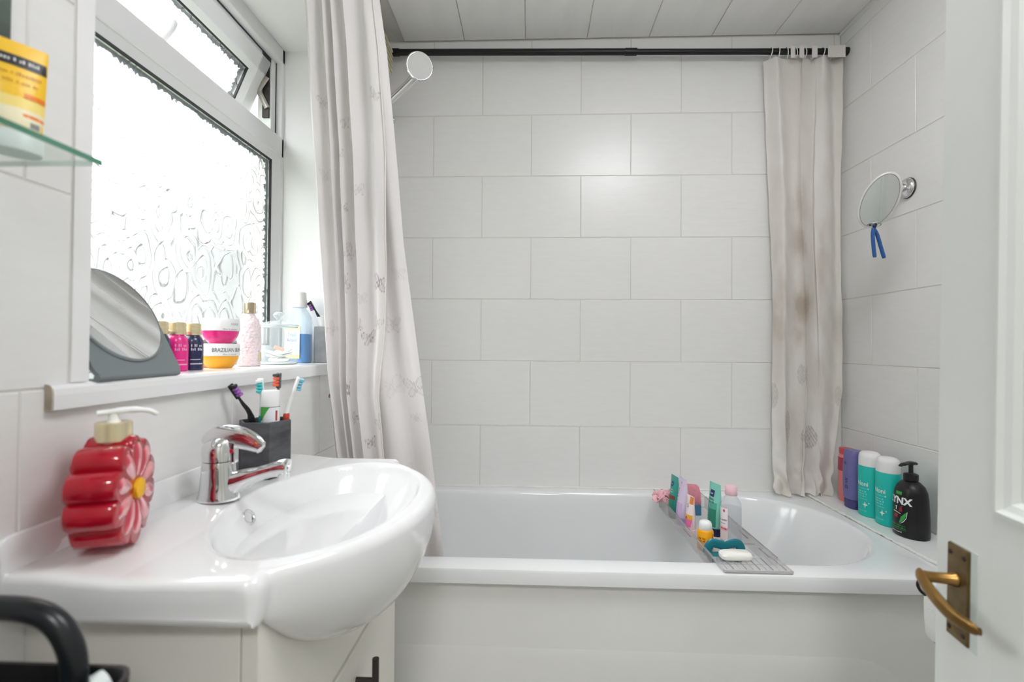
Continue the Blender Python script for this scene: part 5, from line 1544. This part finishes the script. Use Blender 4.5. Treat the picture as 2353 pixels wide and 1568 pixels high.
fpu = on_ellipse(0.0285, 0.0355, PI + 0.1, 0.0, 0.0015)
dk = C('violet_ink', (44, 40, 78), rough=0.5)
lettering('lettering', 'EL', 0.011, lambda u, v: fpu(u, v + 0.158), dk, pu, bold=0.0003)
lettering('lettering', 'D W', 0.019, lambda u, v: fpu(u + 0.004, v + 0.088), dk, pu, rot90=True)
rb = thing('red_bottle', 'coral pink bottle with a red cap behind the sheer curtain', 'bottle', (1.166, 1.812, LZ))
loft('bottle', [(0.0, 0.018, 0.024), (0.004, 0.021, 0.027), (0.10, 0.0225, 0.029), (0.165, 0.021, 0.027), (0.172, 0.016, 0.020)], C('coral_plastic', (238, 138, 134), rough=0.3), rb, p=2.4, n=36)
loft('shoulder_band', [(0.112, 0.0232, 0.0297), (0.160, 0.0222, 0.0283)], C('deep_red', (176, 62, 84), rough=0.3), rb, p=2.4, n=36)
loft('cap', [(0.172, 0.019, 0.024), (0.174, 0.020, 0.025), (0.192, 0.020, 0.025), (0.194, 0.019, 0.024)], C('cap_red', (206, 84, 92), rough=0.3), rb, p=2.4, n=36)
bb = thing('black_pump_bottle', 'black pump bottle with bold white lettering on the ledge', 'bottle', (1.146, 1.487, LZ))
ab, bb_ = 0.041, 0.047
loft('bottle', [(0.0, 0.036, 0.043), (0.003, 0.0405, 0.0475), (0.008, 0.042, 0.0485), (0.06, 0.0415, 0.048), (0.115, 0.0395, 0.0455), (0.135, 0.037, 0.0425), (0.150, 0.031, 0.036), (0.160, 0.022, 0.026), (0.165, 0.0155, 0.017)], C('matt_black', (22, 21, 23), rough=0.38), bb, n=48)
lathe('pump_collar', [(0.017, 0.0), (0.0185, 0.002), (0.0185, 0.019), (0.0165, 0.021), (0.010, 0.023), (0.0001, 0.023)], M['black'], bb, (0, 0, 0.164), 28)
lathe('pump_stem', [(0.0085, 0.0), (0.0058, 0.003), (0.0058, 0.024), (0.009, 0.028), (0.0001, 0.028)], M['black'], bb, (0, 0, 0.186), 20)
tube('pump_nozzle', arc_pts([(0.018, 0.010, 0.2135), (0.004, 0.002, 0.2165), (-0.014, -0.006, 0.217), (-0.034, -0.014, 0.2155), (-0.046, -0.018, 0.212)], 5), [0.005] + [0.0105] * 9 + [0.0085] * 6 + [0.006] * 4 + [0.004], M['black'], bb, seg=14, flat=0.5, up=(0, 0, 1))
def bprof(z): return float(np.interp(z, [0, 0.008, 0.06, 0.115, 0.135], [0.040, 0.042, 0.0415, 0.0395, 0.037])), float(np.interp(z, [0, 0.008, 0.06, 0.115, 0.135], [0.047, 0.0485, 0.048, 0.0455, 0.0425]))
def fbl(u, v):
    a, b = bprof(v)
    return on_ellipse(a, b, PI + 0.10, 0.0, 0.0010)(u, v)
lettering('lettering', 'LYNX', 0.028, lambda u, v: fbl(u, v + 0.106), WH, bb, bold=0.0012)
grn = C('print_green', (58, 160, 70), rough=0.5); dgr = C('print_dark_green', (24, 84, 44), rough=0.5); redp = C('print_dark_red', (150, 44, 48), rough=0.5)
patch('print', (-0.010, 0.010, 0.124, 0.1335), fbl, grn, bb, nsub=4)
patch('leaf_print', [(0.004, 0.040), (0.015, 0.048), (0.024, 0.064), (0.026, 0.078), (0.018, 0.070), (0.010, 0.060)], fbl, grn, bb)
patch('leaf_print', [(0.006, 0.038), (0.018, 0.047), (0.0255, 0.060), (0.0272, 0.078), (0.0262, 0.078), (0.0245, 0.061), (0.017, 0.0485)], lambda u, v: tuple(1.02 * c_ if i < 2 else c_ for i, c_ in enumerate(fbl(u, v))), WH, bb)
patch('leaf_print', [(-0.018, 0.072), (-0.006, 0.078), (0.0, 0.092), (-0.010, 0.090), (-0.016, 0.082)], fbl, dgr, bb)
patch('leaf_print', [(0.002, 0.074), (0.014, 0.076), (0.012, 0.088), (0.016, 0.094), (0.006, 0.088)], fbl, redp, bb)
patch('leaf_print', [(-0.014, 0.056), (-0.002, 0.054), (0.002, 0.066), (-0.010, 0.066)], fbl, redp, bb)
patch('print', [(-0.016, 0.0715), (0.010, 0.068), (0.010, 0.0695), (-0.016, 0.0735)], lambda u, v: tuple(1.02 * c_ if i < 2 else c_ for i, c_ in enumerate(fbl(u, v))), WH, bb)
patch('print', [(-0.008, 0.088), (-0.002, 0.0895), (-0.004, 0.078), (-0.0065, 0.078), (-0.005, 0.0865), (-0.008, 0.086)], lambda u, v: tuple(1.02 * c_ if i < 2 else c_ for i, c_ in enumerate(fbl(u, v))), WH, bb)
patch('print', (-0.030, 0.025, 0.0215, 0.0225), fbl, grn, bb, nsub=10)
microprint(fbl, -0.028, 0.024, 0.0325, 0.0038, grn, bb, 41)
microprint(fbl, -0.028, 0.024, 0.0255, 0.0042, grn, bb, 42)
microprint(fbl, -0.024, 0.014, 0.0130, 0.0032, WH, bb, 43)

# ------------------------------------------------------------------ bath caddy
cd = thing('bath_caddy', 'clear plastic bath caddy tray laid across the bathtub', 'bath caddy', (0.572, 1.55, -0.5605))
_cd = Vector((-0.572, -1.55, 0.5605))
def cbox(name, x0, x1, y0, y1, z0, z1, m, bevel=0.0):
    return put(name, box_me(x0 + _cd.x, x1 + _cd.x, y0 + _cd.y, y1 + _cd.y, z0 + _cd.z, z1 + _cd.z, bevel), m, cd)
CX0, CX1 = 0.486, 0.658
ZT, ZB = -0.555, -0.596
cbox('tray_floor', CX0 + 0.004, CX1 - 0.004, 1.300, 1.825, ZB, ZB + 0.0025, M['clear'])
for x in (CX0, CX1 - 0.0025):
    cbox('side_wall', x, x + 0.0025, 1.300, 1.825, ZB, ZT, M['cleargrey'])
    cbox('top_edge', x - 0.001, x + 0.0035, 1.222, 1.905, ZT - 0.0015, ZT + 0.0012, M['cleargrey'], 0.0008)
    cbox('edge_line', x + 0.0032, x + 0.0042, 1.300, 1.825, ZT - 0.0012, ZT + 0.0014, M['clearedge'])
    for ya, yb in ((1.33, 1.40), (1.47, 1.54), (1.62, 1.69)):
        cbox('slot_line', x - 0.0004, x + 0.0030, ya, yb, ZT - 0.016, ZT - 0.0148, M['clearedge'])
cbox('end_wall', CX0 + 0.002, CX1 - 0.002, 1.300, 1.3025, ZB, ZT, M['clear'])
cbox('end_wall', CX0 + 0.002, CX1 - 0.002, 1.8225, 1.825, ZB, ZT, M['clear'])
cbox('divider', CX0 + 0.004, CX1 - 0.012, 1.402, 1.4045, ZB, ZT - 0.004, M['clear'])
cbox('divider_line', CX0 + 0.05, CX1 - 0.012, 1.4018, 1.4048, ZT - 0.005, ZT - 0.0036, M['clearedge'])
cbox('flange', CX0, CX1, 1.222, 1.302, ZT - 0.003, ZT - 0.0005, M['clear'])
cbox('flange', CX0, CX1, 1.825, 1.905, ZT - 0.003, ZT - 0.0005, M['clear'])
cbox('front_lip', CX0, CX1, 1.2205, 1.2245, ZT - 0.0055, ZT + 0.001, M['cleargrey'], 0.001)
cbox('lip_line', CX0 + 0.003, CX1 - 0.003, 1.2198, 1.2206, ZT - 0.0055, ZT - 0.004, M['clearedge'])
for k in range(10):
    x = CX0 + 0.012 + 0.0162 * k
    cbox('rib', x, x + 0.0016, 1.230, 1.298, ZT - 0.0008, ZT + 0.0010, M['clearedge'] if k % 2 else M['cleargrey'])
cbox('cross_rib', CX0 + 0.004, CX1 - 0.004, 1.258, 1.2592, ZT - 0.0006, ZT + 0.0009, M['cleargrey'])
CZ = ZB + 0.0028
def squeeze(name, label, loc, rz, w, h, body_m, cap_m, lean=(0, 0), capup=False):
    """tube standing on its cap, flat crimp at the top"""
    t = thing(name, label, 'cream tube', loc, rot=(lean[0], lean[1], rz))
    loft('cap', [(0.0, w * 0.40, w * 0.36), (0.001, w * 0.43, w * 0.39), (h * 0.14, w * 0.43, w * 0.39), (h * 0.145, w * 0.40, w * 0.36)], cap_m, t, n=32)
    loft('tube', [(h * 0.145, w * 0.38, w * 0.35), (h * 0.18, w * 0.44, w * 0.40), (h * 0.45, w * 0.46, w * 0.33), (h * 0.75, w * 0.49, w * 0.18), (h * 0.93, w * 0.5, w * 0.05), (h, w * 0.5, w * 0.025)], body_m, t, n=32)
    zs_ = [h * 0.18, h * 0.45, h * 0.75, h * 0.93, h]; As = [w * 0.44, w * 0.46, w * 0.49, w * 0.5, w * 0.5]; Bs = [w * 0.40, w * 0.33, w * 0.18, w * 0.05, w * 0.025]
    def f(u, v):
        a, b = float(np.interp(v, zs_, As)), float(np.interp(v, zs_, Bs))
        k_ = max(-0.995, min(0.995, u / a))
        return (u, -b * math.sqrt(1 - k_ * k_) - 0.0007, v)
    return t, f
def fband(t, f, u0, u1, z0, z1, m, k=8, name='print_band'):
    vs = [f(u0 + (u1 - u0) * i / k, z0 + (z1 - z0) * j / 4) for j in range(5) for i in range(k + 1)]
    fs = [(j * (k + 1) + i, j * (k + 1) + i + 1, (j + 1) * (k + 1) + i + 1, (j + 1) * (k + 1) + i) for j in range(4) for i in range(k)]
    return put(name, pydata(vs, fs), m, t)
FR = -PI / 2 + 0.16       # printed faces look towards the left and the viewer
t, f = squeeze('face_scrub_tube', 'teal tube with a blue round emblem and brown band, furthest left', (0.510, 1.706, CZ), FR, 0.054, 0.145, C('teal_tube', (58, 160, 146), rough=0.35), C('teal_dark', (38, 120, 104), rough=0.35))
fband(t, f, -0.021, 0.021, 0.066, 0.079, C('brown_band', (126, 62, 44), rough=0.4))
fband(t, f, -0.019, 0.019, 0.028, 0.064, C('teal_lower', (40, 136, 116), rough=0.4))
patch('emblem', [(0.0085 * math.cos(a), 0.118 + 0.0095 * math.sin(a)) for a in np.linspace(0, 2 * PI, 20, endpoint=False)], lambda u, v: tuple(Vector(f(u, v)) + Vector((0, -0.0008, 0))), C('emblem_blue', (18, 72, 124), rough=0.4), t)
microprint(lambda u, v: tuple(Vector(f(u, v)) + Vector((0, -0.0014, 0))), -0.006, 0.006, 0.1165, 0.0028, WH, t, 51)
microprint(f, -0.014, 0.012, 0.097, 0.0045, WH, t, 52)
microprint(f, -0.010, 0.010, 0.089, 0.0045, WH, t, 53)
t, f = squeeze('lotion_tube', 'pale lilac tube with grey lettering beside the teal tube', (0.519, 1.642, CZ), FR - 0.05, 0.058, 0.157, C('lilac_tube', (226, 210, 232), rough=0.35), C('lilac_cap', (186, 160, 208), rough=0.35))
fband(t, f, -0.021, 0.021, 0.026, 0.075, C('lilac_mid', (212, 184, 224), rough=0.4))
microprint(lambda u, v: f(-v - 0.003, u), 0.050, 0.125, 0.0, 0.0085, C('grey_ink', (150, 142, 158), rough=0.5), t, 54)
lettering('lettering', '+', 0.020, lambda u, v: f(u, v + 0.138), C('grey_ink', (150, 142, 158)), t)
t, f = squeeze('hand_cream_tube', 'white and pink tube with a yellow band in front of the lilac tube', (0.515, 1.555, CZ), FR + 0.1, 0.040, 0.122, C('tube_blush', (246, 226, 228), rough=0.35), C('cap_blush', (240, 214, 218), rough=0.35))
fband(t, f, -0.0172, 0.0172, 0.026, 0.050, C('bright_pink', (238, 120, 172), rough=0.4))
fband(t, f, -0.0175, 0.0175, 0.050, 0.064, C('amber', (236, 176, 52), rough=0.4))
fband(t, f, -0.0060, 0.0010, 0.0505, 0.0575, C('magenta', (214, 22, 120), rough=0.4)).location.y = -0.0006
fband(t, f, 0.002, 0.0185, 0.098, 0.121, C('orange_tab', (232, 132, 48), rough=0.4))
lettering('lettering', 'Si', 0.016, lambda u, v: f(u - 0.003, v + 0.090), C('grey_ink2', (120, 112, 116), rough=0.5), t)
t, f = squeeze('face_wash_tube', 'green tube with a navy square and navy cap behind the clear bottle', (0.592, 1.555, CZ), FR + 0.1, 0.056, 0.164, C('aqua_tube', (138, 214, 196), rough=0.3), C('navy_cap', (32, 30, 70), rough=0.35))
fband(t, f, -0.0205, 0.0205, 0.030, 0.085, C('bottle_green', (44, 132, 108), rough=0.35))
fband(t, f, -0.0215, 0.0215, 0.085, 0.105, C('mid_green', (84, 172, 150), rough=0.35))
fband(t, f, -0.012, 0.008, 0.122, 0.142, C('navy_square', (38, 50, 104), rough=0.4)).location.y = -0.0006
microprint(lambda u, v: tuple(Vector(f(u, v)) + Vector((0, -0.0016, 0))), -0.008, 0.004, 0.1295, 0.005, WH, t, 55)
for i in range(2):
    microprint(f, -0.014 + 0.003 * i, 0.010 + 0.004 * i, 0.111 - 0.008 * i, 0.0055, C('deep_green_ink', (20, 92, 78), rough=0.5), t, 56 + i)
microprint(lambda u, v: tuple(Vector(f(-v, u)) + Vector((0, -0.0006, 0))), 0.034, 0.100, 0.004, 0.0060, C('print_aqua', (150, 232, 224)), t, 58)

mb = thing('micellar_bottle', 'clear water-filled bottle with a pale pink cap in the caddy', 'bottle', (0.606, 1.468, CZ), rz=-0.55)
loft('liquid', [(0.002, 0.026, 0.0185), (0.005, 0.0275, 0.0205), (0.118, 0.0275, 0.0205), (0.1182, 0.0001, 0.0001)], clear_mat('micellar_water', (224, 226, 230), clear=0.88, edge=0.15), mb, n=40)
loft('bottle', [(0.0, 0.027, 0.020), (0.003, 0.0293, 0.0222), (0.115, 0.0293, 0.0222), (0.132, 0.0275, 0.0212), (0.145, 0.021, 0.0175), (0.152, 0.0145, 0.0145), (0.156, 0.014, 0.014)], clear_mat('pet_clear', (240, 240, 242), clear=0.88, edge=0.3), mb, n=40)
lathe('cap', [(0.0165, 0.0), (0.0172, 0.001), (0.0165, 0.024), (0.0150, 0.026), (0.0001, 0.0265)], C('cap_pink', (238, 196, 206), rough=0.35), mb, (0, 0, 0.154), 32)
fm = on_ellipse(0.0294, 0.0223, -PI / 2 - 0.85, 0.0, 0.0006)
def fgrid(fn, u0, u1, v0, v1, m, parent, name, k=10):
    vs = [fn(u0 + (u1 - u0) * i / k, v0 + (v1 - v0) * j / 2) for j in range(3) for i in range(k + 1)]
    fs = [(j * (k + 1) + i, j * (k + 1) + i + 1, (j + 1) * (k + 1) + i + 1, (j + 1) * (k + 1) + i) for j in range(2) for i in range(k)]
    return put(name, pydata(vs, fs), m, parent)
fgrid(fm, -0.014, 0.014, 0.020, 0.116, C('label_white_pink', (246, 236, 240), rough=0.4), mb, 'label_panel')
fm2 = on_ellipse(0.0294, 0.0223, -PI / 2 - 0.85, 0.0, 0.0012)
fgrid(fm2, -0.014, 0.014, 0.048, 0.060, C('pink_stripe', (246, 196, 210), rough=0.4), mb, 'print_band')
fgrid(fm2, -0.010, 0.013, 0.052, 0.057, C('crimson', (206, 74, 108), rough=0.4), mb, 'print_band')
microprint(fm2, -0.011, 0.012, 0.078, 0.0045, C('violet_grey', (118, 100, 132), rough=0.5), mb, 60)
microprint(fm2, -0.009, 0.010, 0.069, 0.0028, C('violet_grey', (118, 100, 132)), mb, 61)
patch('print', [(0.003 * math.cos(a) + 0.004, 0.108 + 0.0045 * math.sin(a)) for a in np.linspace(0, 2 * PI, 14, endpoint=False)], fm2, C('crimson', (206, 74, 108)), mb)
ob = thing('orange_bottle', 'small orange bottle with a white cap in the caddy', 'bottle', (0.519, 1.438, CZ))
loft('bottle', [(0.0, 0.0205, 0.0205), (0.002, 0.0225, 0.0225), (0.056, 0.0225, 0.0225), (0.060, 0.0205, 0.0205), (0.062, 0.018, 0.018)], C('orange_plastic', (246, 170, 24), rough=0.4), ob, n=36)
lathe('cap', [(0.0182, 0.0), (0.0188, 0.001), (0.0182, 0.016), (0.016, 0.022), (0.010, 0.0255), (0.0001, 0.0262)], M['white'], ob, (0, 0, 0.0605), 32)
fo = on_ellipse(0.0226, 0.0226, -PI / 2 - 0.75, 0.0)
ochre = C('brown_ink_orange', (130, 84, 10), rough=0.5)
microprint(fo, -0.010, 0.010, 0.036, 0.006, ochre, ob, 62)
microprint(fo, -0.008, 0.008, 0.028, 0.006, ochre, ob, 63)
fo2 = on_ellipse(0.0226, 0.0226, -PI / 2 + 0.75, 0.0)
fgrid(fo2, -0.002, 0.002, 0.008, 0.052, ochre, ob, 'print_band')
# teal massage ring, soap, sponge, scrunchy
nb_ = thing('nail_brush', 'teal plastic nail brush with an arched handle in the caddy', 'brush', (0.545, 1.366, CZ), rz=0.05)
tealp = mat('teal_clear_plastic', (22, 136, 152), rough=0.15, trans=0.25, coat=0.4)
arch = arc_pts([(-0.044, 0, 0.018), (-0.047, 0, 0.030), (-0.036, 0, 0.048), (-0.015, 0, 0.046), (0.0, 0, 0.042), (0.015, 0, 0.046), (0.036, 0, 0.048), (0.047, 0, 0.034), (0.044, 0, 0.018)], 5)
tube('arch_handle', arch, 0.0125, tealp, nb_, seg=14, flat=0.30, up=(0, 1, 0))
box('brush_base', -0.047, 0.047, -0.015, 0.015, 0.012, 0.020, tealp, nb_, 0.003)
for k in range(16):
    box('bristle_row', -0.043 + 0.0056 * k, -0.040 + 0.0056 * k, -0.013, 0.013, 0.0005, 0.0125, C('teal_bristles', (16, 96, 112), rough=0.6), nb_)
so = thing('soap_bar', 'white soap bar on the ribbed front of the caddy', 'soap', (0.544, 1.290, ZT + 0.0012), rz=0.03)
loft('bar', [(0.0, 0.036, 0.015), (0.003, 0.040, 0.019), (0.011, 0.041, 0.020), (0.016, 0.038, 0.017), (0.019, 0.034, 0.013)], C('soap_white', (240, 238, 230), rough=0.4, sss=0.1), so, p=4.5, n=48)
sb_ = thing('sponge_box', 'blue box under a pink sponge pad at the back of the caddy', 'box', (0.585, 1.745, CZ))
box('carton', -0.022, 0.024, -0.020, 0.020, 0, 0.036, C('steel_blue', (62, 116, 146), rough=0.5), sb_, 0.0015)
box('carton_end', -0.0265, -0.0222, -0.020, 0.020, 0, 0.036, C('box_brown', (92, 78, 70), rough=0.6), sb_, 0.001)
pk = mat('pink_sponge', (232, 150, 162), rough=0.9, bump=0.8, bscale=220, var=0.12, vscale=60)
spg = thing('pink_sponge', 'pink textured sponge pad leaning on the blue box', 'sponge', (0.565, 1.748, CZ + 0.0365), rot=(0.10, 0.10, 0.15))
loft('pad', [(0.0, 0.046, 0.018), (0.004, 0.050, 0.020), (0.045, 0.043, 0.015), (0.066, 0.034, 0.010), (0.070, 0.028, 0.006)], pk, spg, p=4.0, n=40)
scr = thing('pink_scrunchy', 'pale pink bath puff spilling over the back end of the caddy', 'bath puff', (0.492, 1.770, ZT + 0.012))
for k in range(9):
    a0 = rng.random() * 6.28
    c0 = Vector((rng.uniform(-0.02, 0.012), rng.uniform(-0.03, 0.03), rng.uniform(-0.006, 0.010)))
    ringp = []
    for a in np.linspace(0, 2 * PI, 29):
        r_ = 0.018 + 0.004 * math.sin(5 * a + k)
        ringp.append(tuple(c0 + Vector((r_ * math.cos(a + a0), r_ * 0.8 * math.sin(a + a0), 0.008 * math.sin(3 * a + k)))))
    tube('ruffle', ringp, [0.0065 + 0.002 * math.sin(7 * a) for a in range(29)], C('puff_pink', (240, 190, 196), rough=0.85), scr, seg=8, flat=0.45)
# toilet roll on its wire stand by the door
tr = thing('toilet_roll', 'white paper roll upright on a black stand behind the door edge', 'toilet roll', (0.832, 0.95, -0.560))
put('roll', lathe_me([(0.020, 0.0), (0.056, 0.0), (0.0585, 0.003), (0.0600, 0.03), (0.0605, 0.06), (0.0590, 0.100), (0.056, 0.112), (0.048, 0.115), (0.020, 0.115), (0.020, 0.0)], 48, cap0=False, cap1=False), C('paper_white', (240, 240, 238), rough=0.95, bump=0.3, bscale=150), tr, smooth=True)
put('core', lathe_me([(0.0198, 0.001), (0.0198, 0.114), (0.0185, 0.114), (0.0185, 0.001), (0.0198, 0.001)], 32, cap0=False, cap1=False), C('card_brown', (176, 150, 118), rough=0.9), tr, smooth=True)
ws = thing('roll_stand', 'black wire stand with a looped arm holding the paper roll', 'stand', (0.832, 0.95, ZF))
lathe('base', [(0.085, 0.0), (0.085, 0.006), (0.07, 0.010), (0.0001, 0.011)], M['black'], ws, (0, 0, 0), 36)
tube('pole', [(0, 0, 0.010), (0, 0, 0.735)], 0.006, M['black'], ws, seg=12)
lathe('support_disc', [(0.012, 0.0), (0.050, 0.0), (0.050, 0.004), (0.0001, 0.004)], M['black'], ws, (0, 0, 0.6035), 28)
tube('arm', arc_pts([(0, 0, 0.728), (-0.03, -0.004, 0.736), (-0.060, -0.008, 0.734), (-0.088, -0.010, 0.737), (-0.096, -0.010, 0.726), (-0.091, -0.010, 0.714), (-0.0820, -0.010, 0.706)], 6), 0.0028, M['black'], ws, seg=10)

# ------------------------------------------------------------------ prints and small fittings belong to the part they sit on
def stem(o): return o.name.split('.')[0]
HOST = {'lettering': ('lid', 'bottle', 'tube', 'label_panel'), 'print': ('bottle', 'tube'), 'print_band': ('bottle', 'tube'), 'star_print': ('bottle',), 'leaf_print': ('bottle',),
        'label_panel': ('bottle',), 'label_band': ('bottle',), 'gold_label': ('bottle',), 'emblem': ('tube',), 'bristle_tuft': ('head',), 'petal': ('bottle',), 'flower_centre': ('bottle',),
        'aerator': ('spout',), 'hot_marker': ('cap',), 'overflow_hole': ('overflow_ring',), 'hem': ('cloth',), 'pump_nozzle': ('pump_stem',), 'nozzle': ('pump_stem',), 'pump_collar': ('bottle',),
        'edge_line': ('side_wall',), 'slot_line': ('side_wall',), 'rib': ('flange',), 'cross_rib': ('flange',), 'lip_line': ('front_lip',), 'divider_line': ('divider',),
        'rim_ring': ('jar',), 'base_ring': ('jar',), 'lid_edge': ('lid',), 'knob': ('lid',), 'bristle_row': ('brush_base',), 'slider_knob': ('slider',), 'spray_face': ('head',), 'bracket_clip': ('bracket',)}
bpy.context.view_layer.update()
for t_ in [o for o in list(sc.objects) if o.parent is None and o.children]:
    kids = list(t_.children)
    for k_ in kids:
        hosts = HOST.get(stem(k_))
        if not hosts: continue
        host = None
        for h_ in hosts:
            c_ = [q for q in kids if stem(q) == h_ and q.parent == t_]
            if c_:
                host = min(c_, key=lambda q: (q.matrix_local.translation - k_.matrix_local.translation).length if q.type == 'MESH' else 9)
                if len(c_) > 1:      # nearest by the middle of its mesh
                    def mid(q): return q.matrix_local @ (sum((Vector(b_) for b_ in q.bound_box), Vector()) / 8)
                    host = min(c_, key=lambda q: (mid(q) - mid(k_)).length)
                break
        if host is None or host is k_: continue
        ml = host.matrix_local.inverted() @ k_.matrix_local
        k_.parent = host
        k_.matrix_parent_inverse = Matrix.Identity(4)
        k_.matrix_local = ml
